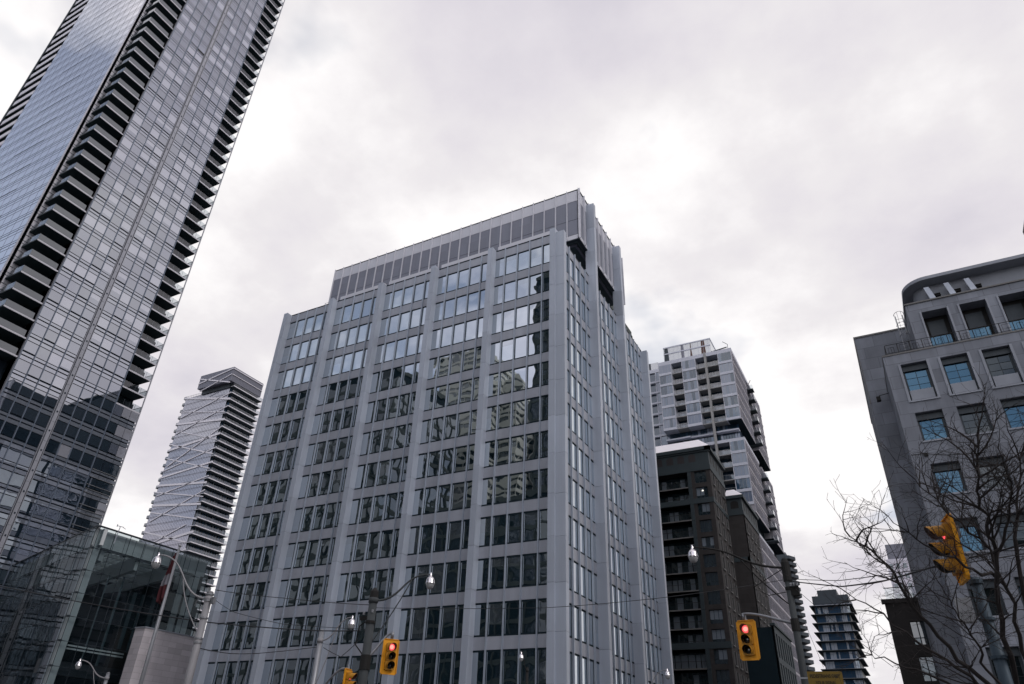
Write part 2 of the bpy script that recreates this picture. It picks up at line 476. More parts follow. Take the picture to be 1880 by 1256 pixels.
def wall_bay(face, wall, a0, a1, cuts, nrow=13, kind='L', z0=4.1, parent=off, sep=True):
    """spandrels between the storeys and one window per storey and bay"""
    face.box(wall, a0, a1, SILL1 + WH, 54.72, -0.3, 0)
    for k in range(nrow):
        zs = SILL1 - PITCH * k
        zb = zs - PITCH + WH
        if zb > 0.3: face.box(wall, a0, a1, zb, zs, -0.3, 0)
        w = MB() if sep else wall
        # dark sunk head and sill rails
        face.box(w, a0, a1, zs, zs + 0.16, -0.25, -0.03, 3 if sep else 1)
        face.box(w, a0, a1, zs + WH - 0.16, zs + WH, -0.25, -0.03, 3 if sep else 1)
        e = [a0] + cuts + [a1]
        for i in range(len(e) - 1):
            g0 = pick_off(zs, kind) if sep else 2
            if sep and rnd.random() < 0.16:
                zm = zs + rnd.uniform(1.0, 2.2); t0 = rnd.gauss(0, .002)
                face.pane(w, e[i], e[i + 1], zs + 0.16, zm, -0.06, g0, 0)
                face.pane(w, e[i], e[i + 1], zm, zs + WH - 0.16, -0.06, 2, 0)
            else:
                face.pane(w, e[i], e[i + 1], zs + 0.16, zs + WH - 0.16, -0.06, g0, 0.0022)
        if sep and k < 12:
            w.build('window', G_OFF + [M_DARK], parent)
        elif sep:
            w.build('ground_floor_glazing', G_OFF + [M_DARK], parent)


BAY = 8.1
wallL = MB(); mull = MB()
for b in range(5):
    a0 = -66.05 + BAY * b; a1 = a0 + BAY - 0.65
    pc = a0 - 0.325
    cuts = [pc + 1.62 * i for i in range(1, 5)]
    wall_bay(FL, wallL, a0, a1, cuts)
    for c in cuts:
        FL.box(mull, c - 0.05, c + 0.05, 3.0, 54.80, -0.05, 0.16, 0)
        FL.box(mull, c - 0.10, c + 0.10, 3.0, 54.70, -0.12, -0.035, 1)
FL.box(wallL, XL, XR, 54.72, 54.86, -0.3, 0.03, 1)
wallL.build('street_wall', [M_PANEL, M_DARK], off)
mull.build('street_mullions', [M_MULL, M_DARK], off)
wallR = MB(); mull = MB()
RP = [55.2 + 9.65 * k for k in range(4)]       # near edges of the side pillars
for b in range(3):
    a0 = RP[b] + 0.65; a1 = RP[b + 1]
    pc = RP[b] + 0.325
    st = 9.65 / 6
    cuts = [pc + st * i for i in range(1, 6)]
    wall_bay(FR, wallR, a0, a1, cuts, kind='R')
    for c in cuts:
        FR.box(mull, c - 0.05, c + 0.05, 3.0, 54.80, -0.05, 0.17, 0)
        FR.box(mull, c - 0.10, c + 0.10, 3.0, 54.70, -0.12, -0.035, 1)
FR.box(wallR, 55.81, YB, 54.72, 54.86, -0.3, 0.03, 1)
wallR.build('side_wall', [M_PANEL, M_DARK], off)
mull.build('side_mullions', [M_MULL, M_DARK], off)
# the far side, seen only mirrored in the tower opposite
wallW = MB()
for b in range(3):
    a0 = -(Y0 + 9.65 * (b + 1)) + 0.65; a1 = -(Y0 + 9.65 * b)
    wall_bay(FW, wallW, a0, a1, [a0 + (a1 - a0) * i / 6 for i in range(1, 6)], sep=False)
o = wallW.build('rear_side_wall', [M_PANEL, M_DARKM, G_OFF[0]], off)


def pillar(face, a0, a1, d1, ztop, name='pillar'):
    p = MB(); g = 0.022
    z = 0.0
    lv = [SILL1 - PITCH * k for k in range(13, -10, -1)]
    lv = [0.0] + [q for q in lv if 0.5 < q < ztop - 0.6] + [ztop]
    for i in range(len(lv) - 1):
        face.box(p, a0, a1, lv[i] + (g if i else 0), lv[i + 1], -0.3, d1)
    face.box(p, a0 + 0.03, a1 - 0.03, 0, ztop - 0.03, -0.2, d1 - 0.03, 1)
    face.box(p, a0 + 0.04, a1 - 0.04, ztop, ztop + 0.03, -0.25, d1 - 0.04, 0)
    p.build(name, [M_PILLAR, M_DARK], off)


for k in range(6):
    x1 = -66.05 + BAY * k
    pillar(FL, x1 - 0.66, x1, 0.86, 54.85 if k else 54.75)
pillar(FR, RP[0], RP[0] + 0.62, 1.0, 54.35)
pillar(FR, RP[1], RP[1] + 0.65, 1.0, 66.57)
pillar(FR, RP[2], RP[2] + 0.65, 1.0, 66.57)
pillar(FR, RP[3], RP[3] + 0.65, 1.0, 54.35)
mb = MB(); mb.box(XL + 0.1, Y0 + 0.1, 54.3, XR - 0.1, YB + 0.3, 54.62); mb.build('roof', M_PENT, off)
mb = MB(); mb.box(XL + 0.4, YB - 0.1, 0, XR - 0.4, YB + 0.3, 54.3); mb.build('rear_wall', M_PANEL, off)
# mechanical penthouse on stilts
PY0, PY1, PZ0, PZ1, PX0 = 62.2, 78.2, 58.95, 67.22, -66.3
ph = MB()
FP = Face((0, PY0, 0), (1, 0, 0), (0, -1, 0))
ph.box(PX0 + 0.25, PY0 + 0.25, PZ0 + 0.12, XR - 0.25, PY1 - 0.25, PZ1 - 0.05, 2)
npn = 25; st = (XR - PX0) / npn
zb = [PZ0, PZ0 + 0.72, PZ0 + 3.2, PZ0 + 6.35, PZ1 - 0.10]
for face, e0, e1, n in ((FP, PX0, XR, npn), (FR, PY0, PY1, 10)):
    s_ = (e1 - e0) / n
    for i in range(n):
        for j in range(4):
            face.box(ph, e0 + s_ * i + 0.02, e0 + s_ * (i + 1) - 0.02, zb[j] + 0.03, zb[j + 1] - 0.03, -0.22, -0.02 if face is FP else -0.06, 1 if j in (0, 3) else 0)
    for j in range(1, 4):
        face.box(ph, e0, e1, zb[j] - 0.035, zb[j] + 0.035, -0.2, -0.075 if face is FR else -0.06, 2)
    face.box(ph, e0, e1, PZ1 - 0.10, PZ1, -0.25, 0.03, 2)
ph.box(PX0 + 0.3, PY0 + 0.3, PZ0, XR - 0.3, PY1 - 0.3, PZ0 + 0.1, 3)
for x0, y0, x1, y1 in ((PX0, PY0 + 0.02, XR - 0.02, PY0 + 0.42), (XR - 0.42, PY0 + 0.5, XR - 0.02, PY1), ):
    ph.box(x0, y0, PZ0 - 0.12, x1, y1, PZ0 + 0.015, 2)
for x0, y0, x1, y1 in ((PX0 + 0.4, PY0 + 0.85, XR - 0.8, PY0 + 1.15), (XR - 1.1, PY0 + 1.2, XR - 0.8, PY1 - 1)):
    ph.box(x0, y0, PZ0 - 0.22, x1, y1, PZ0 - 0.02, 4)
pent = ph.build('penthouse', [M_PENT, M_PENTL, M_DARKM, M_SOFFIT, M_CAP], off)
fn = MB()
for i in range(npn + 1):
    a = PX0 + st * i
    FP.box(fn, a - 0.045, a + 0.045, PZ0 - 0.02, PZ1 + 0.06, -0.03, 0.17)
for i in range(11):
    a = PY0 + (PY1 - PY0) / 10 * i
    FR.box(fn, a - 0.06, a + 0.06, PZ0 - 0.1, PZ1 + 0.06, -0.05, 0.20)
fn.build('fins', M_PENTL, pent)
mb = MB(); mb.box(-63, 66.0, 54.6, -28.6, 76.5, PZ0); mb.build('penthouse_base', M_DARK, off)
# window-cleaning track behind the pillar tops
tr = MB()
for b in range(1, 5):
    a0 = -66.05 + BAY * b + 0.02; a1 = a0 + BAY - 0.72
    if b == 4: a1 -= 0.35
    tr.box(a0, Y0 + 0.32, 55.18, a1, Y0 + 0.75, 55.72, 0)
    tr.box(a0, Y0 + 0.30, 54.98, a1, Y0 + 0.72, 55.06, 0)
    for q in (0.08, 0.5, 0.92):
        x = a0 + (a1 - a0) * q
        tr.box(x - 0.05, Y0 + 0.36, 54.6, x + 0.05, Y0 + 0.7, 55.2, 1)
tr.box(-59.9, Y0 + 0.32, 54.95, -58.7, Y0 + 0.7, 55.3, 0)
tr.build('roof_track', [M_PENTL, M_DARKM], off)
rl = MB()
for x in (-61.2, -60.6, -60.0, -59.4):
    rl.tube([(x, Y0 + 0.9, 54.6), (x, Y0 + 0.9, 56.0)], 0.025, 5)
for z in (55.3, 55.65, 56.0):
    rl.tube([(-61.2, Y0 + 0.9, z), (-59.0, Y0 + 0.9, z)], 0.02, 5)
    rl.tube([(-61.2, Y0 + 0.9, z), (-61.2, Y0 + 2.2, z)], 0.02, 5)
rl.build('roof_railing', M_POLEG, off)

# ------------------------------------------------------------------ tall glass condominium tower (left)
XT, YL, TP, S0 = -108.9, 38.5, 3.2, 55.4
tw = thing('condominium_tower', 'very tall glass condominium tower with stacked corner balconies, leaning up out of the frame', 'tower', (-126.0, 52.0, 0))
FC = Face((XT, 0, 0), (0, 1, 0), (1, 0, 0))
FT = Face((0, YL, 0), (1, 0, 0), (0, -1, 0))
NTOP = 46
ZTOP = S0 + TP * NTOP
mb = MB()
mb.box(-144.6, YL + 0.35, 0, -113.6, 64.6, ZTOP - 0.2)
mb.box(-114, 44.35, 0, XT - 0.35, 60.3, ZTOP - 0.2)
mb.build('core', M_DARK, tw)
COLS = [44.1, 46.1, 48.0, 49.9, 51.75, 52.7, 54.6, 56.45, 58.4, 60.45]


def tower_pick():
    r = rnd.random()
    return 1 if r < 0.42 else (2 if r < 0.72 else 0)


def glazing_row(face, mbx, cols, s, low, skip=None, tilt=0.0009, gap=0.08):
    for i in range(len(cols) - 1):
        if skip and i in skip: continue
        a0, a1 = cols[i] + gap, cols[i + 1] - gap
        big = 0.26 if rnd.random() < 0.45 else 0.10
        g = 0 if low and rnd.random() < 0.85 else tower_pick()
        face.pane(mbx, a0, a1, s + 0.07, s + 0.64, 0, 3, tilt)
        face.pane(mbx, a0, a1, s + 0.84, s + 1.24, 0, 3, tilt)
        if g == 1 and rnd.random() < 0.5:          # blind half way down
            zz = s + 1.30 + big * 0.6 + rnd.uniform(0.2, 1.0)
            face.pane(mbx, a0, a1, s + 1.27 + big, zz, 0, 2, tilt)
            face.pane(mbx, a0, a1, zz, s + TP - 0.05, 0, 1, tilt)
        else:
            face.pane(mbx, a0, a1, s + 1.27 + big, s + TP - 0.05, 0, g, tilt)


for k in range(-17, NTOP):
    s = S0 + TP * k
    if s < 0.3: continue
    mbx = MB()
    glazing_row(FC, mbx, COLS, s, s < 50, skip=(4,))
    mbx.build('window_band' if s > 9 else 'lower_window_band', G_TW, tw)
tm = MB()
for c in COLS:
    if c in (51.75, 52.7): continue
    FC.box(tm, c - 0.06, c + 0.06, 0, ZTOP, -0.2, 0.12, 2)
FC.box(tm, 51.72, 51.80, 0, ZTOP, -0.2, 0.12, 0)
FC.box(tm, 52.66, 52.74, 0, ZTOP, -0.2, 0.12, 0)
FC.box(tm, 44.0, 44.08, 0, ZTOP, -2.0, 0.05, 0)
FC.box(tm, 60.46, 60.56, 45, ZTOP, -2.0, 0.03, 0)
FC.box(tm, 44.1, 60.45, 0, ZTOP, -0.34, -0.14, 1)
tm.build('mullions', [M_TRACK, M_TFR, M_TMUL], tw)
tk = MB()
FC.box(tk, 51.95, 52.52, 0, ZTOP, -0.1, 0.16, 0)
FC.box(tk, 51.80, 51.95, 0, ZTOP, -0.3, -0.1, 1); FC.box(tk, 52.52, 52.66, 0, ZTOP, -0.3, -0.1, 1)
for k in range(-16, NTOP):
    z = S0 + TP * k + 1.0
    FC.box(tk, 52.12, 52.34, z, z + 0.24, 0.1, 0.20, 1)
    FC.box(tk, 51.95, 52.52, z + 1.6, z + 1.63, 0.1, 0.165, 1)
tk.build('window_washing_track', [M_TRACK, M_TFR], tw)
# one open vent high on the wall
pv = onX(372, 98, XT)
mb = MB(); FC.box(mb, 49.95, 51.70, pv.z - 0.35, pv.z + 0.15, -0.1, 0.02); mb.build('open_vent', M_BLACK, tw)
# left face
LC = [-113.2 - 2.45 * i for i in range(14)][::-1]
for k in range(-2, NTOP + 1):
    s = S0 + TP * k
    mbx = MB()
    for i in range(len(LC) - 1):
        a0, a1 = LC[i] + 0.05, LC[i + 1] - 0.05
        FT.pane(mbx, a0, a1, s + 0.06, s + 0.66, 0, 1, 0.0003)
        FT.pane(mbx, a0, a1, s + 0.82, s + 1.23, 0, 1, 0.0003)
        FT.pane(mbx, a0, a1, s + (1.52 if 3 < i < 8 and k % 2 == 0 else 1.36), s + TP - 0.06, 0, 0, 0.0003)
    mbx.build('side_window_band', [glass('tower_side_glass', (0.22, 0.22, 0.27), 0.66, (0.98, 0.97, 1.0), 0.0, 0.03, 0.12), MATS['tower_side_glass']] if 'tower_side_glass' not in MATS else [MATS['tower_side_glass'], MATS['tower_side_glass']], tw)
tm = MB()
FT.box(tm, LC[0], -113.2, 40, ZTOP, -0.34, -0.12, 1)
FT.box(tm, -113.75, -113.2, 40, ZTOP, -0.5, 0.04, 0)
for z in range(-2, NTOP + 1):
    s = S0 + TP * z
    for d in (0.7, 1.25, 2.4):     # louvred return beside the balconies
        tm.box(-113.22, 38.5, s + d, -113.13, 41.3, s + d + 0.05, 1)
tm.box(-113.5, 38.55, 40, -113.2, 41.5, ZTOP, 2)
tm.build('corner_trim', [M_TSLAB, M_TFR, M_TSLAB], tw)


def balcony(s, kind):
    sl_ = MB(); rl_ = MB()
    if kind == 'corner':
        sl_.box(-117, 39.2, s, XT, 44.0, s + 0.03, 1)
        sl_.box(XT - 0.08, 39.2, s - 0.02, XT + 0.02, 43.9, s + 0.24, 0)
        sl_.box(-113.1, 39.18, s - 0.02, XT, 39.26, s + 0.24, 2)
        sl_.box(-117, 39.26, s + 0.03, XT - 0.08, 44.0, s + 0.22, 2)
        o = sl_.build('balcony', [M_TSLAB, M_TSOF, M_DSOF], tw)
        rl_.quad((XT - 0.03, 39.25, s + 0.24), (XT - 0.03, 43.55, s + 0.24), (XT - 0.03, 43.55, s + 1.35), (XT - 0.03, 39.25, s + 1.35), 0)
        rl_.quad((-113.0, 39.22, s + 0.24), (XT - 0.03, 39.22, s + 0.24), (XT - 0.03, 39.22, s + 1.35), (-113.0, 39.22, s + 1.35), 2)
        for q in range(5):
            y = 39.3 + q * 1.06
            rl_.box(XT - 0.07, y - 0.02, s + 0.2, XT - 0.04, y + 0.02, s + 1.36, 1)
        for q in range(5):
            x = -113.0 + q
            rl_.box(x - 0.02, 39.23, s + 0.2, x + 0.02, 39.28, s + 1.36, 1)
        rl_.build('railing', [G_RAILF, M_POLEG, G_RAIL], o)
    elif kind == 'end':
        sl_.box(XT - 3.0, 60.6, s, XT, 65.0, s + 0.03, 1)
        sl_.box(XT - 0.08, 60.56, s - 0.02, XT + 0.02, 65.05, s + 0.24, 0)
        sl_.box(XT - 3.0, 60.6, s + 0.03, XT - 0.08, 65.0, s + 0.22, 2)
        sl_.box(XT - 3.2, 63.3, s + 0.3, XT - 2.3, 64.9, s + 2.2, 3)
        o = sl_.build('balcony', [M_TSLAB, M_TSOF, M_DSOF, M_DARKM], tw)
        rl_.quad((XT - 0.03, 60.6, s + 0.24), (XT - 0.03, 65.0, s + 0.24), (XT - 0.03, 65.0, s + 1.35), (XT - 0.03, 60.6, s + 1.35), 0)
        rl_.quad((XT - 0.03, 65.0, s + 0.24), (XT - 3.0, 65.0, s + 0.24), (XT - 3.0, 65.0, s + 1.35), (XT - 0.03, 65.0, s + 1.35), 0)
        for q in range(5):
            y = 60.7 + q * 1.06
            rl_.box(XT - 0.07, y - 0.02, s + 0.2, XT - 0.04, y + 0.02, s + 1.36, 1)
        rl_.box(XT - 2.9, 64.96, s + 1.25, XT, 65.04, s + 1.33, 1)
        rl_.build('railing', [G_RAIL, M_POLEG], o)
    else:
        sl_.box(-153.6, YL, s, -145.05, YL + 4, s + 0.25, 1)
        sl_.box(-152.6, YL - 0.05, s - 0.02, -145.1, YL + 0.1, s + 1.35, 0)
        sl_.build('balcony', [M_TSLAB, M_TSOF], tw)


for k in range(-1, NTOP):
    s = S0 + TP * k
    balcony(s, "corner")
    balcony(s, 'end')
for k in range(13, NTOP):
    balcony(S0 + TP * k, 'far')
mb = MB()
mb.box(-113.4, 44.0, 40, XT - 0.4, 44.03, ZTOP, 0)
mb.box(-113.45, 41.5, 40, -113.25, 44.0, ZTOP, 0)
mb.box(XT - 3.05, 60.6, 45, XT - 3.0, 65.0, ZTOP, 0)
mb.box(-154, YL + 4.0, 60, -145, YL + 4.1, ZTOP, 0)
mb.build('balcony_back_wall', G_DARK, tw)
mb = MB()
mb.box(XT - 0.12, 65.05, 20, XT + 0.02, 65.22, ZTOP, 0)
mb.box(-153.9, YL - 0.1, 60, -153.5, YL + 0.3, ZTOP, 1)
mb.box(-154.4, YL + 0.5, 60, -153.9, YL + 4, ZTOP, 1)
mb.build('edge_fin', [M_TRACK, M_DARKM], tw)
# closed bays under the end balconies and under the corner balconies
EC = [60.6, 62.1, 63.55, 65.0]
for k in range(-17, -1):
    s = S0 + TP * k
    if s < 0.3: continue
    mbx = MB()
    glazing_row(FC, mbx, EC, s, s < 42, gap=0.03)
    if s < 42:
        for d in (0.70, 1.27, 1.95) if s < 39 else (0.02, 1.27): FC.box(mbx, 60.6, 65.0, s + d, s + d + 0.07, 0.0, 0.14, 4)
    mbx.build('end_window_band', G_TW + [M_POLEG], tw)
    mbx = MB()
    FQ = Face((-110.9, 0, 0), (0, 1, 0), (1, 0, 0))
    glazing_row(FQ, mbx, [38.7, 40.0, 41.3, 42.5], s, False, gap=0.03)
    mbx.build('corner_window_band', G_TW, tw)
mb = MB()
mb.box(XT - 0.4, 60.6, 0, XT - 0.3, 65.0, S0 - TP, 0)
mb.box(-113.4, 38.6, 0, -111.2, 42.55, S0 - TP - 0.3, 0)
mb.box(-113.4, 42.5, 0, -111.6, 44.0, S0 - TP, 0)
mb.build('lower_backing', M_TFR, tw)

# ------------------------------------------------------------------ tower with diagonal white strips (far left)
BX, BY = -219.0, 165.0
b3 = thing('apartment_tower', 'far apartment tower with long balconies and white diagonal strips across its ribbed glass wall', 'tower', (-233.0, 172.0, 0))
F3 = Face((0, BY, 0), (1, 0, 0), (0, -1, 0))
F3R = Face((BX, 0, 0), (0, 1, 0), (1, 0, 0))
mb = MB(); mb.box(-246.8, BY + 0.1, 0, -221.6, 180.3, 130.8); mb.build('core', M_DARKM, b3)
mb = MB()
xs = [-247 + 0.86 * i for i in range(31)]
for k in range(44):
    z = 131.3 - 3.0 * (k + 1)
    for i in range(30):
        F3.pane(mb, xs[i] + 0.04, xs[i + 1] - 0.04, z + 0.06, z + 2.45, 0, 0, 0.0008)
        F3.pane(mb, xs[i] + 0.04, xs[i + 1] - 0.04, z + 2.5, z + 3.0, -0.05, 1, 0.002)
mb.build('ribbed_glass_wall', [G_B3, glass('ribbed_spandrel', (0.17, 0.17, 0.21), 0.22, (0.95, 0.95, 1), 0, 0.08)], b3)
mb = MB()
for i in range(31): F3.box(mb, xs[i] - 0.045, xs[i] + 0.045, 0, 131.3, -0.05, 0.06)
mb.build('ribs', M_PENT, b3)
mb = MB()
mb.box(-221.5, BY + 0.3, 0, -221.4, 180.2, 130.9, 0)
for k in range(44):
    z = 131.3 - 3.0 * (k + 1)
    for q in range(13):
        y = BY + 0.8 + q * 1.18
        mb.box(-221.4, y, z + 0.1, -221.36, y + rnd.choice((0.5, 0.5, 0.95)), z + 2.5, 1 if rnd.random() < 0.35 else 2)
mb.build('balcony_glazing', [G_DARK, G_B5[1], G_B4[2]], b3)
for k in range(44):
    z = 131.2 - 3.0 * k
    mb = MB()
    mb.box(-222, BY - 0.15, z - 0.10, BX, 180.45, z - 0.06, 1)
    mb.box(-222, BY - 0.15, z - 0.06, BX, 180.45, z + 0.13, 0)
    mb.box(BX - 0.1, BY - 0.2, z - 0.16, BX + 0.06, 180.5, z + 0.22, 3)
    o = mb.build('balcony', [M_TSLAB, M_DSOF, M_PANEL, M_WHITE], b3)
    if k < 24:
        r = MB()
        for q in range(9):
            y0 = BY + q * 1.72; y1 = y0 + 1.6
            r.quad((BX - 0.05, y0, z + 0.2), (BX - 0.05, y1, z + 0.2), (BX - 0.05, y1, z + 1.15), (BX - 0.05, y0, z + 1.15), 0)
        r.box(BX - 0.08, BY, z + 1.15, BX - 0.02, 180.4, z + 1.20, 1)
        r.build('railing', [G_RAIL, M_POLEG], o)
    if k < 26:      # short end balconies that stick out on the left edge
        mb = MB(); mb.box(-248.6, BY, z - 0.1, -247.0, BY + 6, z + 0.14, 0)
        mb.box(-248.6, BY, z + 0.14, -248.5, BY + 6, z + 1.1, 1)
        mb.box(-248.5, BY, z + 0.14, -247.1, BY + 0.05, z + 1.1, 1)
        mb.build('end_balcony', [M_DSOF, G_RAILF], o)
FC3 = Face((0, 162.6, 0), (1, 0, 0), (0, -1, 0))
mb = MB()
mb.box(-238.2, 162.6, 132.65, BX, 178.8, 138.9, 0)
for i in range(24):
    a = -238.2 + 0.8 * i; FC3.box(mb, a - 0.03, a + 0.03, 132.7, 138.8, -0.05, 0.05, 0)
for i in range(20):
    a = 162.6 + 0.81 * i; F3R.box(mb, a - 0.03, a + 0.03, 132.7, 138.8, -0.05, 0.05, 0)
mb.box(-237.5, 164.5, 130.8, -221, 178, 132.66, 1)
mb.build('mechanical_cap', [M_CAP, M_DARKM], b3)
mb = MB()
for i in range(28):
    x = -247.2 + i; mb.box(x, BY + 0.1, 131.2, x + 0.06, BY + 0.16, 132.3)
mb.box(-247.2, BY + 0.1, 132.2, -220, BY + 0.16, 132.3)
for i in range(16):
    y = BY + i; mb.box(BX - 0.2, y, 131.2, BX - 0.12, y + 0.06, 132.4)
mb.build('roof_railing', M_POLEG, b3)


def strip3(face, a0, z0, a1, z1, w, nm='diagonal_strip', d=0.30, m=None):
    q = MB()
    dx, dz = a1 - a0, z1 - z0; L = sqrt(dx * dx + dz * dz); px, pz = -dz / L * w / 2, dx / L * w / 2
    if abs(dz) < 1e-6: px = 0
    ring = [(a0 - px, z0 - pz), (a1 - px, z1 - pz), (a1 + px, z1 + pz), (a0 + px, z0 + pz)]
    q.hexa([face.p(a, z, d) for a, z in ring] + [face.p(a, z, 0.02) for a, z in ring])
    q.build(nm, m or M_WHITE, b3, fix=True)


def z7(x, y):       # point on the ribbed wall plane
    p = onY(260 + x / 4.05, 650 + y / 4.05, BY); return p.x, p.z


for (xa, ya, xb, yb, w) in [(325, 333, 660, 333, 0.5), (265, 525, 620, 485, 0.5), (200, 722, 585, 590, 0.5), (140, 925, 535, 800, 0.4), (120, 982, 485, 955, 0.45), (80, 1130, 440, 1115, 0.45),
                             (255, 600, 643, 386, 0.22), (290, 480, 668, 286, 0.22), (190, 840, 605, 535, 0.22), (150, 880, 560, 692, 0.2), (110, 1060, 500, 905, 0.2), (60, 1250, 475, 1010, 0.2),
                             (285, 580, 560, 635, 0.2), (215, 675, 530, 742, 0.28), (190, 780, 505, 850, 0.22), (95, 1030, 460, 1060, 0.22), (295, 435, 620, 432, 0.2), (70, 1180, 420, 1225, 0.25)]:
    a0, z0 = z7(xa, ya); a1, z1 = z7(xb, yb)
    strip3(F3, a0, z0, min(a1, -219.2), z1, w * 1.7)
for (xa, ya, xb, yb, w) in [(-20, 1330, 330, 1400, .3), (20, 1440, 330, 1270, .2), (-20, 1450, 420, 1315, .5), (-30, 1530, 350, 1530, .4), (-20, 1600, 330, 1450, .4), (-30, 1600, 330, 1700, .25)]:
    a0, z0 = z7(xa, ya); a1, z1 = z7(xb, yb)
    strip3(F3, max(a0, -247), z0, min(a1, -219.2), z1, w * 1.7)
strip3(FC3, -238.2, 134.9, BX, 138.1, 0.45); strip3(FC3, -238.2, 137.3, BX, 131.7, 0.45); strip3(FC3, -236, 131.0, BX, 135.4, 0.3)
strip3(F3R, 162.6, 138.1, 178.8, 138.1, 0.45); strip3(F3R, 162.6, 135.4, 178.8, 135.4, 0.25)

# ------------------------------------------------------------------ stacked-box glass condominium (right of centre, behind)
Y4, X4 = 151.7, -23.3
b4 = thing('apartment_building', 'pale glass apartment building of stacked boxes with recessed storeys and a concrete column', 'building', (-34.0, 168.0, 0))
F4 = Face((0, Y4, 0), (1, 0, 0), (0, -1, 0))
F4R = Face((X4, 0, 0), (0, 1, 0), (1, 0, 0))
mb = MB(); mb.box(-41.5, Y4 + 2.45, 0, X4 - 1.6, 184, 91.0); mb.box(-46, Y4 + 4.4, 0, -41.5, 184, 91.5); mb.build('core', M_DARK, b4)
mb = MB()
for z0, z1 in ((91.05, 92.05), (67.75, 68.45), (46.0, 46.6)):
    mb.box(-41.6, Y4 - 0.05, z0, X4 + 0.05, 168, z1, 0)
    mb.box(-46, Y4 + 3.9, z0 + (0.7 if z0 > 90 else 0), -41.6, 168, z1 + (0.7 if z0 > 90 else 0), 0)
mb.box(X4 - 3, 168, 91.05, X4 + 0.05, 185, 92.05, 0)
mb.build('fascia', M_B4, b4)
WBAY = [(-41.5, -38.25), (-35.6, -32.15), (-26.65, -23.35)]
BBAY = [(-38.25, -35.6), (-32.1, -29.75), (-29.4, -26.65)]
LEV = [(88.05 - 3.0 * k) for k in range(6)]
LEV2 = [64.75 - 3.0 * k for k in range(5)]
LEV3 = [43.0 - 3.0 * k for k in range(13)]
for lv, top in ((LEV, 91.05), (LEV2, 67.75), (LEV3, 46.0)):
    for k, z in enumerate(lv):
        for a0, a1 in WBAY:
            w = MB()
            F4.box(w, a0, a1, z - 0.02, z + 0.62, -2.4, 0.25, 0)
            bl = rnd.random() < 0.42
            n = 4; s_ = (a1 - a0 - 0.3) / n
            for i in range(n):
                F4.pane(w, a0 + 0.15 + s_ * i + 0.04, a0 + 0.15 + s_ * (i + 1) - 0.04, z + 0.66, z + (3.0 if z > 0 else 3.0) - 0.05, 0.12, 2 if bl and rnd.random() < 0.9 else (1 if rnd.random() < .5 else 3), 0.003)
            F4.box(w, a0, a0 + 0.12, z + 0.6, z + 3, -2.4, 0.22, 0); F4.box(w, a1 - 0.12, a1, z + 0.6, z + 3, -2.4, 0.22, 0)
            F4.box(w, a0 + 0.1, a1 - 0.1, z + 0.6, z + 3, -0.2, 0.06, 4)
            w.build('window_bay', [M_B4, G_B4[0], G_B4[1], G_B4[2], M_POLEG], b4)
        for a0, a1 in BBAY:
            w = MB()
            F4.box(w, a0, a1, z - 0.02, z + 0.20, -2.4, 0.0, 0)
            F4.pane(w, a0, a1, z + 0.2, z + 3.0, -2.35, 1, 0.003)
            F4.pane(w, a0 + .2, a0 + (a1 - a0) * rnd.uniform(.35, .7), z + 0.25, z + 2.3, -2.3, 2 if rnd.random() < .5 else 3, 0.003)
            o = w.build('balcony', [M_B4C, G_B4[0], G_B4[1], G_B4[2]], b4)
            r = MB(); F4.pane(r, a0, a1, z + 0.18, z + 1.25, 0.0, 0); F4.box(r, a0, a1, z + 1.22, z + 1.27, -0.05, 0.03, 1)
            for q in range(4):
                x = a0 + (a1 - a0) * (q + .5) / 4; F4.box(r, x - .02, x + .02, z + .2, z + 1.25, -0.05, -0.01, 1)
            r.build('railing', [G_RAIL, M_POLEG], o)
# recessed storeys between the boxes
mb = MB()
for z0, z1 in ((68.45, 73.0), (46.6, 49.7)):
    for a0, a1, m in ((-41.4, -35.6, 0), (-35.6, -29.7, 1), (-29.5, -24.4, 0)):
        n = 8
        for r in range(2 if z1 - z0 > 4 else 1):
            zz = z0 + r * 2.6
            for i in range(n):
                q0 = a0 + (a1 - a0) * i / n
                F4.pane(mb, q0 + .05, q0 + (a1 - a0) / n - .05, zz + 0.3, zz + 2.3, -2.3, rnd.choice((0, 0, 1, 2)), 0.003)
            F4.box(mb, a0, a1, zz - 0.05, zz + 0.28, -2.6, -1.6 + 0.5 * (m == 0), 3)
    Fn = Face((X4 - 1.5, 0, 0), (0, 1, 0), (1, 0, 0))
    for i in range(22):
        Fn.pane(mb, Y4 + 2.5 + i * 0.7, Y4 + 3.1 + i * 0.7, z0 + .3, z1 - .2, 0, rnd.choice((0, 1, 2)), 0.003)
mb.build('recessed_storeys', [G_B4[0], G_B4[1], G_B4[2], M_B4], b4)
mb = MB(); F4.box(mb, -29.92, -29.42, 30, 92.1, -0.4, 0.35); mb.build('column', M_B4C, b4)
# small shift-jointed bays at the far left
for k in range(7):
    z = 88.6 - 3.0 * k
    w = MB(); Fq = Face((0, Y4 + 3.9, 0), (1, 0, 0), (0, -1, 0))
    Fq.box(w, -46, -41.7, z, z + 0.5, -1, 0.3, 0)
    Fq.pane(w, -46, -43.6, z + .5, z + 3, -0.4, 1, 0.003); Fq.pane(w, -43.4, -41.8, z + .5, z + 2.95, 0.1, 2 if k % 2 else 3, 0.003)
    Fq.box(w, -43.6, -43.4, z + .5, z + 3, -1, .25, 0)
    w.build('side_bay', [M_B4, G_B4[0], G_B4[1], G_B4[2]], b4)
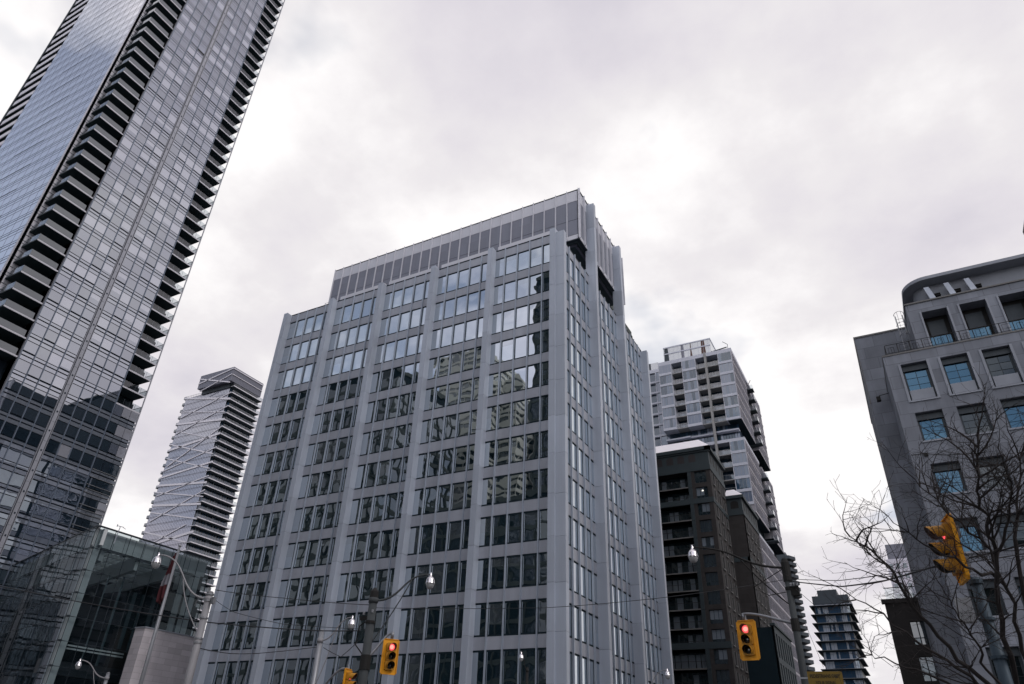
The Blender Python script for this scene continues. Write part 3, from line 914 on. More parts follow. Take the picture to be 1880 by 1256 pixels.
# right side: dense little windows in two stacked volumes, a slot of balconies between
for nm, y0, y1, z0, z1, xo in (('side_wall', Y4, 167.5, 73.0, 91.05, 0), ('side_wall', 169.6, 184.6, 72.2, 91.05, .25),
                               ('side_wall', Y4, 167.3, 51.0, 67.75, 0), ('side_wall', 169.3, 183.6, 50.2, 67.7, .25), ('side_wall', Y4, 183, 4, 46.0, 0)):
    w = MB(); Fs = Face((X4 + xo, 0, 0), (0, 1, 0), (1, 0, 0))
    SIDE = [MATS.get('condo_side_panel') or solid('condo_side_panel', (.30, .29, .32), .6, 0, .1), MATS.get('condo_side_glass') or glass('condo_side_glass', (.012, .022, .035), .06, (.85, .9, 1), .0, .05, .5, None, 0, .30)]
    Fs.box(w, y0, y1, z0, z1, -3.0, 0, 0)
    n = int((y1 - y0) / 1.35); s_ = (y1 - y0) / n
    nr = int((z1 - z0) / 3.0)
    for r in range(nr):
        zz = z0 + 0.55 + r * (z1 - z0) / nr
        Fs.box(w, y0, y1, zz - 0.55, zz - 0.05, 0, 0.10, 0)
        for i in range(n):
            q = y0 + s_ * i
            Fs.pane(w, q + 0.14, q + s_ - 0.14, zz, zz + 2.2, 0.012, rnd.choice((1, 1, 1, 1, 1, 2)), 0.004)
            Fs.box(w, q - 0.06, q + 0.06, zz, zz + 2.4, 0, 0.14, 0)
    Fs.box(w, y0, y1, z0 - 0.06, z0, -3.0, -0.02, 4)
    w.build(nm, [SIDE[0], SIDE[1], G_B4[1], G_B4[2], M_DARK], b4)
for k in range(14):
    z = 88.0 - 3.0 * k
    if 66.5 < z < 71 or z < 47: continue
    w = MB()
    w.box(X4 - 2.6, 167.4, z, X4 + 1.5, 169.6, z + .2, 0)
    w.quad((X4 + 1.45, 167.4, z + .2), (X4 + 1.45, 169.6, z + .2), (X4 + 1.45, 169.6, z + 1.3), (X4 + 1.45, 167.4, z + 1.3), 1)
    w.quad((X4 + .2, 167.4, z + .2), (X4 + 1.45, 167.4, z + .2), (X4 + 1.45, 167.4, z + 1.3), (X4 + .2, 167.4, z + 1.3), 1)
    w.build('side_balcony', [M_DSOF, G_RAIL], b4)
mb = MB()
Fp = Face((0, 157.7, 0), (1, 0, 0), (0, -1, 0))
mb.box(-41.45, 157.7, 92.0, -29.1, 168, 99.5, 0); mb.box(-41.5, 157.6, 99.5, -29.0, 168.1, 99.8, 1)
Fp.box(mb, -41.45, -29.1, 97.6, 97.9, 0, 0.12, 1)
for i in range(10): Fp.box(mb, -41.4 + 1.3 * i, -41.36 + 1.3 * i, 92, 99.5, 0, 0.05, 1)
for x, w0, w1, mm in ((-40.7, 0.75, 0.55, 3), (-36.4, 0.35, 0.4, 4), (-34.2, 0.55, 0.12, 2), (-31.0, 0.75, 0.5, 2)):
    mb.poly([Fp.p(x - w0, 92, .02), Fp.p(x + w0, 92, .02), Fp.p(x + w1, 97.6, .02), Fp.p(x - w1, 97.6, .02)], mm)
    mb.poly([Fp.p(x - w1, 97.9, .02), Fp.p(x + w1, 97.9, .02), Fp.p(x + w1 * .8, 99.5, .02), Fp.p(x - w1 * .8, 99.5, .02)], mm)
mb.box(-47, 158.5, 92, -43.4, 166, 96.4, 0)
Fz = Face((0, 158.5, 0), (1, 0, 0), (0, -1, 0)); Fz.box(mb, -45.9, -45.4, 92, 96.4, 0, .03, 3)
mb.tube([(-29.0, 160, 97.0), (-25.5, 160, 97.4)], 0.16, 6, 3); mb.tube([(-43.4, 160, 95.0), (-41.7, 160, 95.3)], 0.14, 6, 3)
mb.tube([(-24.3, 154, 92), (-24.3, 154, 94.6), (-25.4, 154, 95.6)], 0.07, 5, 3)
mb.tube([(X4, 172, 92), (X4 + .6, 172, 93)], 0.08, 5, 3)
mb.build('roof_house', [glass('roof_house_panel', (0.30, 0.33, 0.35), 0.2, (0.95, 0.97, 1), 0.01, 0.1), M_B4, M_RUST, M_DARKM, M_CAP], b4)

# ------------------------------------------------------------------ dark brown apartment block with hipped pale roof
Y5, X5 = 122.7, -25.75
b5 = thing('apartment_block', 'dark brown stone apartment block with arched top windows and a pale sloping roof', 'building', (-36.0, 132.0, 0))
F5 = Face((0, Y5, 0), (1, 0, 0), (0, -1, 0))
XLB = -46.0


def cut_wall(face, mbx, a0, a1, z0, z1, holes, m=0, depth=0.35):
    """flat wall with rectangular openings; the openings get reveals"""
    A = sorted({a0, a1} | {h[0] for h in holes} | {h[1] for h in holes})
    Z = sorted({z0, z1} | {h[2] for h in holes} | {h[3] for h in holes})
    for i in range(len(A) - 1):
        for j in range(len(Z) - 1):
            ca, cz = (A[i] + A[i + 1]) / 2, (Z[j] + Z[j + 1]) / 2
            if any(h[0] < ca < h[1] and h[2] < cz < h[3] for h in holes): continue
            q = [face.p(A[i], Z[j]), face.p(A[i + 1], Z[j]), face.p(A[i + 1], Z[j + 1]), face.p(A[i], Z[j + 1])]
            if face.flip: q.reverse()
            mbx.quad(*q, m)
    for h in holes:
        b0, b1, c0, c1 = h[:4]; d = -(h[4] if len(h) > 4 else depth)
        for q in ([(b0, c0, 0), (b0, c0, d), (b0, c1, d), (b0, c1, 0)], [(b1, c0, 0), (b1, c1, 0), (b1, c1, d), (b1, c0, d)],
                  [(b0, c0, 0), (b1, c0, 0), (b1, c0, d), (b0, c0, d)], [(b0, c1, 0), (b0, c1, d), (b1, c1, d), (b1, c1, 0)]):
            mbx.quad(*[face.p(a, z, dd) for a, z, dd in q], m)


def b5_window(face, a0, a1, z0, z1, parent, d=-0.35, p_cur=0.3, nv=3, lit=False):
    w = MB(); c = rnd.random() < p_cur
    face.box(w, a0, a1, z0, z1, d - 0.1, d - 0.02, 2)
    s_ = (a1 - a0) / nv; zt = z0 + (z1 - z0) * 0.3
    for i in range(nv):
        b0, b1 = a0 + s_ * i + .05, a0 + s_ * (i + 1) - .05
        face.pane(w, b0, b1, z0 + .06, zt - .04, d, 0, 0.006)
        face.pane(w, b0, b1, zt + .04, z1 - .06, d, 1 if c and rnd.random() < .9 else 0, 0.006)
    if lit: face.box(w, (a0 + a1) / 2 - .05, (a0 + a1) / 2 + .2, z1 - .7, z1 - .5, d, d + .03, 3)
    w.build('window', [G_B5[0], G_B5[1], M_B5T, M_LIT], parent)


def storeys(n): return [47.45 - 3.03 * k for k in range(n)]


holes = []; wins = []
for k, zf in enumerate(storeys(14)):
    holes.append((-28.69, -26.54, zf + 0.75, zf + 2.95)); wins.append((-28.69, -26.54, zf + 0.75, zf + 2.95))
    holes.append((-44.0, -29.97, zf + 0.22, zf + 3.03, 2.0))
arch = [(-40.7 + 2.0 * i, 52.35, 1.25, 1.6) for i in range(7)]
mb = MB(); cut_wall(F5, mb, XLB, X5, 0, 50.55, holes); mb.build('front_wall', M_B5, b5)
for i, q in enumerate(wins): b5_window(F5, *q, b5, p_cur=0.45, lit=(i == 1))
mb = MB()
F5.box(mb, XLB, X5 + 0.12, 50.5, 51.35, -0.4, 0.14, 0); F5.box(mb, XLB, X5 + 0.05, 51.35, 54.35, -0.4, 0.02, 0)
F5.box(mb, XLB, X5 + 0.5, 54.35, 55.0, -0.5, 0.5, 0); F5.box(mb, XLB, X5 + .3, 54.05, 54.35, -0.4, 0.25, 0)
F5.box(mb, XLB, X5 + 0.1, 44.35, 45.3, -0.4, 0.12, 0)
F5.box(mb, XLB, X5 + 0.1, 20.2, 21.2, -0.4, 0.12, 0)
for zf in storeys(14):
    F5.box(mb, -29.95, -29.3, zf, zf + 3.0, -0.1, 0.10, 0)
    for q in range(4): F5.box(mb, -29.97, -29.28, zf + q * .75, zf + q * .75 + .06, 0.10, 0.13, 0)
mb.build('cornice', M_B5T, b5)
for i in range(8):
    x = -41.4 + 2.1 * i
    if x > -26.8: continue
    w = MB()
    pts = [(x - .65, 52.3), (x + .65, 52.3), (x + .65, 53.35)] + [(x + .65 * cos(t), 53.35 + .5 * sin(t)) for t in [pi * j / 8 for j in range(1, 8)]] + [(x - .65, 53.35)]
    w.poly([F5.p(a, z, 0.03) for a, z in pts], 0)
    pts2 = [(x + (a - x) * 1.2, 53.0 + (z - 53.0) * 1.14) for a, z in pts]
    w.poly([F5.p(a, z, 0.024) for a, z in pts2], 1)
    w.build('arched_window', [solid('arched_dark_glass', (0.016, 0.012, 0.014), 0.5, 0, .2), M_B5T] if 'arched_dark_glass' not in MATS else [MATS['arched_dark_glass'], M_B5T], b5)
for k, zf in enumerate(storeys(14)):
    w = MB()
    F5.box(w, -44, -29.97, zf, zf + 0.2, -2.0, 0.06, 0)
    F5.box(w, -44, -29.97, zf + 0.2, zf + 3.03, -2.1, -2.0, 1)
    x = -43.6
    while x < -30.9:
        ww = rnd.choice((0.75, 0.85, 1.1))
        F5.pane(w, x, x + ww, zf + .3, zf + 2.5, -1.97, 2 if rnd.random() < .5 else 1, .004)
        x += ww + rnd.choice((0.15, 0.15, 0.6))
    o = w.build('balcony', [M_B5E, G_B5[0], G_B5[1]], b5)
    r = MB(); F5.box(r, -44, -29.97, zf + 1.2, zf + 1.25, -0.02, 0.03, 0)
    for q in range(70):
        xx = -43.9 + q * .2; F5.box(r, xx, xx + .02, zf + .2, zf + 1.2, 0, 0.02, 0)
    r.build('railing', M_BLACK, o)
mb = MB(); E5 = X5 + 0.45
for pts in ([(XLB, Y5 - .45, 55.02), (E5, Y5 - .45, 55.02), (E5 - 2.6, Y5 + 3.2, 58.0), (XLB, Y5 + 3.2, 58.0)],
            [(E5, Y5 - .45, 55.02), (E5, 134.3, 55.02), (E5 - 2.6, 131, 58.0), (E5 - 2.6, Y5 + 3.2, 58.0)],
            [(XLB, Y5 + 3.2, 58.0), (E5 - 2.6, Y5 + 3.2, 58.0), (E5 - 2.6, 131, 58.0), (XLB, 131, 58.0)]):
    mb.poly(pts, 0)
mb.build('roof', M_ROOFW, b5)
# right side wall and the two stepped wings behind it
F5R = Face((X5, 0, 0), (0, 1, 0), (1, 0, 0))


def side_wall(face, y0, y1, ztop, cols, parent, zb=0, cornice=True):
    hs = []
    for k, zf in enumerate(storeys(14)):
        if zf + 3 > ztop: continue
        for c in cols: hs.append((c - .72, c + .72, zf + .7, zf + 2.75))
    w = MB(); cut_wall(face, w, y0, y1, zb, ztop, hs, 0, .45)
    for h in hs:
        face.box(w, h[0] - .12, h[0], h[2] - .1, h[3], 0, .16, 1); face.box(w, h[1], h[1] + .12, h[2] - .1, h[3], 0, .16, 1)
        face.box(w, h[0] - .12, h[1] + .12, h[2] - .22, h[2] - .04, 0, .2, 1)
    w.build('side_wall', [M_B5, M_B5E], parent)
    w = MB()
    for h in hs:
        face.pane(w, h[0], h[1], h[2], h[3], -.4, 0, .006)
        if rnd.random() < .75:
            q = rnd.uniform(.25, .8); face.pane(w, h[0] + .3, h[0] + .3 + rnd.uniform(.3, .55), h[2] + .1, h[2] + .15 + q, -.30, 1, .004)
    w.build('side_windows', [G_B5[0], glass('bright_side_glass', (0.3, 0.3, 0.32), 0.75, (1, 1, 1), 0, 0.02) if 'bright_side_glass' not in MATS else MATS['bright_side_glass']], parent)['kind'] = 'stuff'


side_wall(F5R, Y5, 134.2, 50.55, [124.6, 128.2, 131.9], b5)
mb = MB(); F5R.box(mb, Y5 - .02, 134.2, 50.5, 51.35, -.4, .14); F5R.box(mb, Y5, 134.2, 51.35, 54.4, -.4, .02); F5R.box(mb, Y5 - .5, 134.3, 54.35, 55.0, -.5, .5); F5R.box(mb, Y5 - .1, 134.2, 44.35, 45.3, -.3, .12)
for i in range(5):
    y = Y5 + 1.6 + 2.2 * i; F5R.box(mb, y - .5, y + .5, 52.2, 53.8, .02, .035, 1)
mb.build('side_cornice', [M_B5T, M_BLACK], b5)
XW, YW = -22.95, 134.3
FW2 = Face((0, YW, 0), (1, 0, 0), (0, -1, 0)); FW2R = Face((XW, 0, 0), (0, 1, 0), (1, 0, 0))
mb = MB(); mb.box(-40, YW + 1.0, 0, XW - 1.0, 149, 48.4)
FW2.box(mb, -26, XW, 0, 45.2, -1.0, 0, 0); mb.build('wing_core', M_B5, b5)
mb = MB()
for f_, a0, a1 in ((FW2, -25.8, XW + .1), (FW2R, YW - .1, 149)):
    f_.box(mb, a0, a1, 45.2, 46.0, -.4, .14); f_.box(mb, a0, a1 - .1 if f_ is FW2 else a1, 46.0, 48.4, -.4, .02); f_.box(mb, a0, a1 + (.4 if f_ is FW2 else 0), 48.4, 49.0, -.4, .45)
    f_.box(mb, a0, a1, 36.5, 37.3, -.3, .10); f_.box(mb, a0, a1, 12, 12.6, -.3, .1)
for i in range(6): FW2R.box(mb, YW + 1.2 + 2.3 * i, YW + 2.3 + 2.3 * i, 46.4, 48.0, .02, .03, 1)
x = -24.35
pts = [(x - .75, 46.5), (x + .75, 46.5), (x + .75, 47.5)] + [(x + .75 * cos(t), 47.5 + .5 * sin(t)) for t in [pi * j / 8 for j in range(1, 8)]] + [(x - .75, 47.5)]
mb.poly([FW2.p(a, z, .03) for a, z in pts], 1)
mb.build('wing_cornice', [M_B5T, M_BLACK], b5)
side_wall(FW2R, YW, 149, 45.2, [136.2, 139.6, 143.0, 146.6], b5)
mb = MB(); mb.poly([(-26, YW - .4, 49.02), (XW + .4, YW - .4, 49.02), (XW - 1.6, YW + 2.6, 51.2), (-26, YW + 2.6, 51.2)]); mb.poly([(XW + .4, YW - .4, 49.02), (XW + .4, 149, 49.02), (XW - 1.6, 149, 51.2), (XW - 1.6, YW + 2.6, 51.2)])
mb.build('wing_roof', M_ROOFW, b5)

# low dark building at its foot
b5c = thing('office_annex', 'low dark grey annex with tall narrow windows behind the right red signal', 'building', (-26, 143, 0))
FA = Face((-20.5, 0, 0), (0, 1, 0), (1, 0, 0))
hs = []
for r in range(5):
    for c in range(7): hs.append((134.9 + c * 2.4, 136.2 + c * 2.4, 1.5 + r * 4.7, 5.3 + r * 4.7))
w = MB(); cut_wall(FA, w, 133.9, 151.6, 0, 25.2, hs, 0, .3); w.box(-29, 134, 0, -20.9, 151.5, 25.0, 1); w.build('wall', [M_B5T, M_DARK], b5c)
w = MB()
for h in hs: FA.pane(w, h[0], h[1], h[2], h[3], -.28, 1 if rnd.random() < .12 else 0, .006)
w.build('windows', [G_B5[0], MATS['bright_side_glass']], b5c)['kind'] = 'stuff'
w = MB(); FA.box(w, 133.7, 151.9, 25.2, 25.6, -.6, .25); w.build('parapet', M_B5T, b5c)

# ------------------------------------------------------------------ distant towers on the avenue
b6 = thing('apartment_tower', 'distant dark balcony tower with a small boxy cap, standing alone in the open sky', 'tower', (-23, 296, 0))
F6 = Face((0, 285.7, 0), (1, 0, 0), (0, -1, 0))
mb = MB(); mb.box(-28.7, 286.4, 0, -17.4, 304, 60.0, 0); mb.build('core', M_DARKM, b6)
mb = MB(); mb.box(-26.9, 287, 60, -20.3, 298, 63.3, 0); mb.box(-28.9, 285.9, 58.2, -16.7, 304, 61.1, 0); mb.build('cap', M_DARKM, b6)
for k in range(20):
    z = 57.6 - 3.0 * k
    w = MB(); w.box(-30.2, 284.6 + (k % 2) * .3, z - .02, -15.9, 304.5, z + .14, 0); w.box(-30.2, 284.6, z - .1, -15.9, 304.5, z - .02, 1)
    o = w.build('balcony', [M_B5E if k % 3 else M_PANEL, M_DARK], b6)
    w = MB(); x = -28.4
    while x < -17.9:
        ww = rnd.choice((.5, .7, .7, 1.0))
        mm = 1 if rnd.random() < (.62 if (x < -24.5 or x > -20.5) else .12) else 0
        F6.pane(w, x, x + ww - .08, z + .3, z + 2.6, -.65, mm, .01); x += ww
    w.build('glazing', [G_B4[2], glass('hazy_curtain_glass', (0.32, 0.36, 0.42), .2, (.9, .95, 1), 0, .02) if 'hazy_curtain_glass' not in MATS else MATS['hazy_curtain_glass']], o)
b6b = thing('apartment_tower', 'very distant tower showing only a serrated edge of pointed balconies behind the stacked-box building', 'tower', (-60, 392, 0))
mb = MB(); mb.box(-75, 384, 0, -47.5, 400, 104, 0); mb.build('wall', M_DARKM, b6b)
for k in range(33):
    z = 100.5 - 3.05 * k
    w = MB(); w.prism([(-48, 383), (-46.0, 383), (-43.6, 388), (-46.5, 393), (-48, 393)], z, z + 1.6); w.build('balcony', M_DARKM, b6b)
b8 = thing('apartment_tower', 'slim white far tower with square windows beside the stone building', 'tower', (5, 256, 0))
F8 = Face((0, 250, 0), (1, 0, 0), (0, -1, 0))
mb = MB(); mb.box(-1.6, 250, 0, 9, 262, 63.2, 0); mb.box(-0.9, 251, 63.2, 9, 261, 68.0, 1); mb.build('wall', [solid('white_render', (.58, .57, .64), .7, 0, .06), M_CAP], b8)
for k in range(20):
    for i in range(5):
        w = MB(); a = -1.0 + i * 1.9; F8.box(w, a, a + 1.0, 60.2 - 3.0 * k, 61.7 - 3.0 * k, 0, .04, 0); w.build('window', G_B4[0], b8)
b9 = thing('brick_building', 'dim mid-rise with curtained windows and roof railing, half hidden behind bare branches', 'building', (3, 86, 0))
F9 = Face((0, 80, 0), (1, 0, 0), (0, -1, 0))
hs = [(0.2 + c * 3.0, 2.0 + c * 3.0, 1 + 3.1 * r, 3.1 + 3.1 * r) for r in range(5) for c in range(4)]
mb = MB(); cut_wall(F9, mb, -1.55, 14, 0, 17.2, hs, 0, .3); mb.box(-1.5, 80.35, 0, 14, 92, 17.0, 0); mb.box(-1.8, 79.8, 17.2, 14, 80.3, 17.6, 0); mb.build('wall', M_B5, b9)
for h in hs: b5_window(F9, *h, b9, d=-.28, p_cur=.5)
mb = MB(); Fr = Face((0, 80.4, 0), (1, 0, 0), (0, -1, 0))
Fr.pane(mb, -1.3, 4, 17.6, 18.7, 0, 0); Fr.box(mb, -1.35, 4, 18.7, 18.77, -.03, .03, 1); mb.build('roof_railing', [G_RAIL, M_BLACK], b9)

# ------------------------------------------------------------------ glass pavilion (lower left)
op = thing('glass_pavilion', 'dark glass pavilion with white corner post and roof beams below the tall tower', 'building', (-86, 56, 0))
OX, OY, OZ = -80.0, 47.75, 24.45
dl = Vector((-0.96746, 0.25278, 0)).normalized()
FO = Face((OX, OY, 0), (0, 1, 0), (1, 0, 0))                       # a = metres from the corner
nl = Vector((-dl.y, dl.x, 0)); nl = nl if nl.y < 0 else -nl
FOL = Face((OX, OY, 0), dl, nl)
LR, LL = 16.3, 42.0
mb = MB()
for face, L in ((FO, LR), (FOL, LL)):
    face.box(mb, -0.1 if face is FOL else 0.1, L, OZ - 2.0, OZ - 0.15, -1.0, -0.55, 0)            # fascia band
    n = int(L / 1.35)
    for i in range(n + 1):
        face.box(mb, i * L / n - .02, i * L / n + .02, OZ - 2.0, OZ - .15, -.55, -.535, 1)
FO.box(mb, 0.25, 1.15, 0, OZ - 0.15, -1.15, -0.35, 0)
FO.box(mb, LR - 1.6, LR - 0.6, 0, OZ - 0.15, -1.3, -0.5, 0)
mb.build('white_frame', [M_OPW, M_DARKM], op)
mb = MB()
def along(mbx, a, w_, z0, z1, off0, L):
    p = Vector(FO.p(a, 0, -off0)); q = p + dl * L; y = Vector((0, w_, 0))
    mbx.hexa([(v.x, v.y, z0) for v in (p, q, q + y, p + y)] + [(v.x, v.y, z1) for v in (p, q, q + y, p + y)])
for a in (1.9, 6.6, 11.2, 15.0): along(mb, a, .55, OZ - 3.3, OZ - 1.6, 1.2, 24)
for a in range(24): along(mb, .9 + a * .64, .09, OZ - 1.25, OZ - .95, 1.2, 24)
for k in range(8):
    p = Vector((OX, OY, 0)) + dl * (2.6 + 2.6 * k)
    mb.box(p.x - .12, p.y + 1.2, OZ - 1.7, p.x + .12, OY + LR - .5, OZ - 1.35, 0)
mb.build('roof_beams', M_OPW, op)
mb = MB()
mb.poly([FO.p(.3, OZ - .45, -1.0), FO.p(LR, OZ - .45, -1.0), (OX - 30, OY + LR, OZ - .45), (OX - 28, OY + 8, OZ - .45)], 0)
mb.build('roof', glass('pavilion_roof_glass', (0, 0, 0), .1, (.9, .95, .97), 0, .1, .5, (.40, .44, .45)), op)
mb = MB()
mb.box(OX - 32, OY + 9.6, 0, OX - 5.2, OY + LR + 4, OZ - 4.8, 0)
mb.box(OX - 32, OY + LR, 0, OX - 1.0, OY + LR + .3, OZ - 1.0, 0)
mb.box(OX - 5.18, OY + 9.7, 4, OX - 5.1, OY + 14.5, OZ - 9, 1)
mb.build('hall_volume', [M_DARK, M_BLACK], op)
mb = MB()
for y, w_, z0 in ((10.2, .5, 13.0), (11.5, .4, 13.0), (13.0, .6, 13.0), (6.8, .25, 10), (4.9, .12, 10)):
    mb.box(OX - 5.1 if y > 9.7 else OX - 3.0, OY + y, z0, OX - 5.0 if y > 9.7 else OX - 2.9, OY + y + w_, OZ - 4.9 + (0 if y > 9.7 else 1.0), 0)
for a in (1.7, 4.1, 6.4):
    FO.box(mb, a, a + 2.2, 11.95, 12.10, -1.2, -1.05, 1); FO.box(mb, a, a + 2.2, 11.62, 11.78, -1.2, -1.05, 1)
FO.box(mb, .5, LR, 9.2, 10.6, -3.5, -2.5, 2)
mb.box(OX - 2.6, OY + 14.3, 4, OX - 2.0, OY + 14.9, OZ - 2.5, 1)
mb.build('interior_fittings', [glass('pale_drape', (.055, .085, .10), .05, (1, 1, 1), 0, .2), M_OPW, M_DARKM], op)
sk = MB(); jo = MB()
for face, L in ((FO, LR), (FOL, LL)):
    n = int(round(L / 2.05)); s_ = L / n
    for i in range(n):
        for r in range(10):
            z0 = OZ - 2.45 * (r + 1); z1 = z0 + 2.45
            face.pane(sk, s_ * i + .015, s_ * (i + 1) - .015, z0 + .015, z1 - .015, 0.25, 0, .004)
    for i in range(n + 1):
        face.box(jo, s_ * i - .022, s_ * i + .022, 0, OZ, .20, .27)
        for r in range(1, 10):
            z = OZ - 2.45 * r
            face.box(jo, s_ * i - .10, s_ * i + .10, z - .10, z + .10, .0, .24)
            face.box(jo, s_ * i - .03, s_ * i + .03, z - .03, z + .03, -.6, .1)
    for r in range(0, 10):
        z = OZ - 2.45 * r; face.box(jo, 0, L, z - .02, z + .02, .20, .27)
    face.box(jo, 0, L, OZ - .02, OZ + .08, -.1, .29)
sk.build('glass_skin', G_OPERA, op); jo.build('glass_clips', M_DARKM, op)
mast = MB(); mx, my = -79.3, 49.6
p0 = onX(209, 998, mx); p1 = onX(221, 967, mx)
mast.tube([p0, p1], .045, 6); mast.tube([p1 + Vector((0, -.4, 0)), p1 + Vector((0, .45, .05))], .035, 5); mast.tube([p1 + Vector((0, -.4, -.12)), p1 + Vector((0, -.4, .16))], .05, 5); mast.tube([p1 + Vector((0, .4, 0)), p1 + Vector((0, .75, -.1))], .03, 5)
mast.build('weather_mast', M_PANEL, op)

sb = thing('stone_block', 'pale cut limestone block standing in front of the glass pavilion', 'wall', (-78, 60, 0))
mb = MB(); mb.box(-78.7, 55.2, 0, -77.0, 68.0, 14.55); mb.build('wall', M_BLOCK, sb)
mb = MB(); mb.box(-78.78, 55.12, 14.55, -76.92, 68.0, 14.68); mb.build('coping', M_STONE2, sb)

# ------------------------------------------------------------------ stone building (right)
b7 = thing('stone_building', 'grey limestone building with deep square windows, set-back top storey and curved roof slab', 'building', (12, 62, 0))
YA, XA, ZA = 52.38, 2.75, 29.4
F7 = Face((0, YA, 0), (1, 0, 0), (0, -1, 0))
WX = [3.75 + 2.56 * i for i in range(8)]
HEADS = [28.4, 24.46, 20.63, 16.8, 12.95, 9.1, 5.2]
holes = []
for r, h in enumerate(HEADS):
    for i, x in enumerate(WX):
        holes.append((x, x + 1.68, h - (3.0 if r == 0 else 2.15), h, .52))
mb = MB(); cut_wall(F7, mb, XA, 25, 0, ZA - .12, holes)
mb.box(XA, YA + 0.001, 0, XA + .6, 58.6, ZA - .12); mb.box(XA + .6, YA + 1.2, 0, 25, 58.6, ZA - .5)
mb.build('front_wall', M_STONE, b7)
mb = MB(); mb.box(XA - .03, YA - .05, ZA - .12, 25, 58.6, ZA); mb.build('parapet', M_B5E, b7)
for r, h in enumerate(HEADS):
    for i, x in enumerate(WX):
        w = MB(); z0 = h - (3.0 if r == 0 else 2.15)
        x0, x1 = x, x + 1.68
        blue = (i < 2 and r == 0) or (i == 0 and r in (1, 2, 3)) or rnd.random() < .06
        F7.box(w, x0, x1, h - .48, h, -.52, -.30, 1)
        F7.box(w, x0, x0 + .14, z0, h - .48, -.52, -.42, 1); F7.box(w, x1 - .14, x1, z0, h - .48, -.52, -.42, 1)
        zb = z0 + (.85 if r == 0 else .1); F7.box(w, x0, x1, zb - .1, zb, -.52, -.42, 1)
        s_ = (1.68 - .28) / 2; hh = (h - .48 - zb) / 3
        for c in range(2):
            for q in range(3):
                F7.pane(w, x0 + .14 + s_ * c + .02, x0 + .14 + s_ * (c + 1) - .02, zb + hh * q + .02, zb + hh * (q + 1) - .02, -.46, 0 if blue else 2, .004)
        F7.box(w, x0 + .1, x1 - .1, zb, h - .45, -.56, -.50, 1)
        o = w.build('window', [G_B7[0], M_DARKM, G_B7[1]], b7)
        t = MB()
        if r == 0:
            F7.box(t, x0 + .10, x1 - .10, z0 + .08, z0 + .84, -.34, -.06, 0); F7.box(t, x0, x1, z0, z0 + .80, -.5, -.3, 1)
            F7.box(t, x0 - .06, x1 + .06, z0 - .12, z0, -.3, .09, 0)
            F7.box(t, x0 - .16, x0, z0 - .1, h + .02, -.02, .07, 0); F7.box(t, x1, x1 + .16, z0 - .1, h + .02, -.02, .07, 0)
        else:
            F7.box(t, x0 - .10, x1 + .10, z0 - .12, z0, -.3, .09, 0)
        t.build('sill', [M_STONE2, M_DARKM], o)
# set-back storey
YS, XS, ZS = 54.0, 5.35, 34.36
F7S = Face((0, YS, 0), (1, 0, 0), (0, -1, 0))
OX7 = [6.28 + 2.55 * i for i in range(7)]
mb = MB(); cut_wall(F7S, mb, XS, 25, 29.0, ZS - .12, [(x, x + 1.72, 29.55, 33.36, 1.1) for x in OX7])
mb.box(XS, YS + .001, 29, XS + .6, 66, ZS - .12); mb.box(XS + .6, YS + 1.6, 29, 25, 66, ZS - .14); mb.build('set_back_wall', M_STONE, b7)
mb = MB(); mb.box(XS - .06, YS - .1, ZS - .12, 25, 66, ZS); mb.build('set_back_coping', M_B5E, b7)
for i, x in enumerate(OX7):
    w = MB(); F7S.box(w, x, x + 1.72, 29.5, 33.36, -1.3, -1.1, 1)
    F7S.box(w, x + .3, x + 1.42, 31.7, 33.0, -1.1, -1.06, 3)
    for c in range(2):
        for q in range(2):
            F7S.pane(w, x + .18 + .7 * c, x + .18 + .7 * c + .66, 29.6 + 1.0 * q, 29.6 + 1.0 * q + .96, -1.04, 0, .004)
    w.build('window', [G_B7[0], M_BLACK, M_DARKM, M_DARKM], b7)
    t = MB(); F7S.box(t, x - .12, x, 29.5, 33.4, -.05, .08); F7S.box(t, x + 1.72, x + 1.84, 29.5, 33.4, -.05, .08); t.build('jamb', M_STONE2, b7)
rl = MB()
yR = YA + .25
for z in (29.62, 30.35):
    rl.tube([(3.1, yR, z), (25, yR, z)], .022, 5); rl.tube([(3.1, yR, z), (3.1, 58, z)], .022, 5)
x = 3.1; i = 0
while x < 16:
    rl.tube([(x, yR, ZA), (x, yR, 30.35)], .028, 5)
    if i % 2 == 0:
        for q in (.22, .42, .62): rl.tube([(x + q * .9, yR, 29.62), (x + q * .9, yR, 30.1)], .016, 4)
        rl.tube([(x + .2, yR, 30.1), (x + .56, yR, 30.1)], .016, 4)
    else:
        rl.tube([(x + .15, yR, 29.7), (x + .15, yR, 30.2), (x + .65, yR, 30.2), (x + .65, yR, 29.85), (x + .35, yR, 29.85)], .016, 4)
    x += .82; i += 1
rl.build('roof_railing', M_BLACK, b7)
ld = MB(); lx, ly = 4.8, 54.7
for dx in (-.25, .25): ld.tube([(lx + dx, ly, 29.5), (lx + dx, ly, 33.9)], .03, 5)
for k in range(14): ld.tube([(lx - .25, ly, 29.7 + .3 * k), (lx + .25, ly, 29.7 + .3 * k)], .016, 4)
for z in (31.9, 32.9, 33.9):
    ld.tube([(lx + .36 * cos(t), ly - .1 - .6 * sin(t), z) for t in [pi * j / 8 for j in range(9)]], .02, 4)
for j in range(1, 8, 2):
    t = pi * j / 8; ld.tube([(lx + .36 * cos(t), ly - .1 - .6 * sin(t), 31.9), (lx + .36 * cos(t), ly - .1 - .6 * sin(t), 33.9)], .016, 4)
ld.build('caged_ladder', M_POLEG, b7)
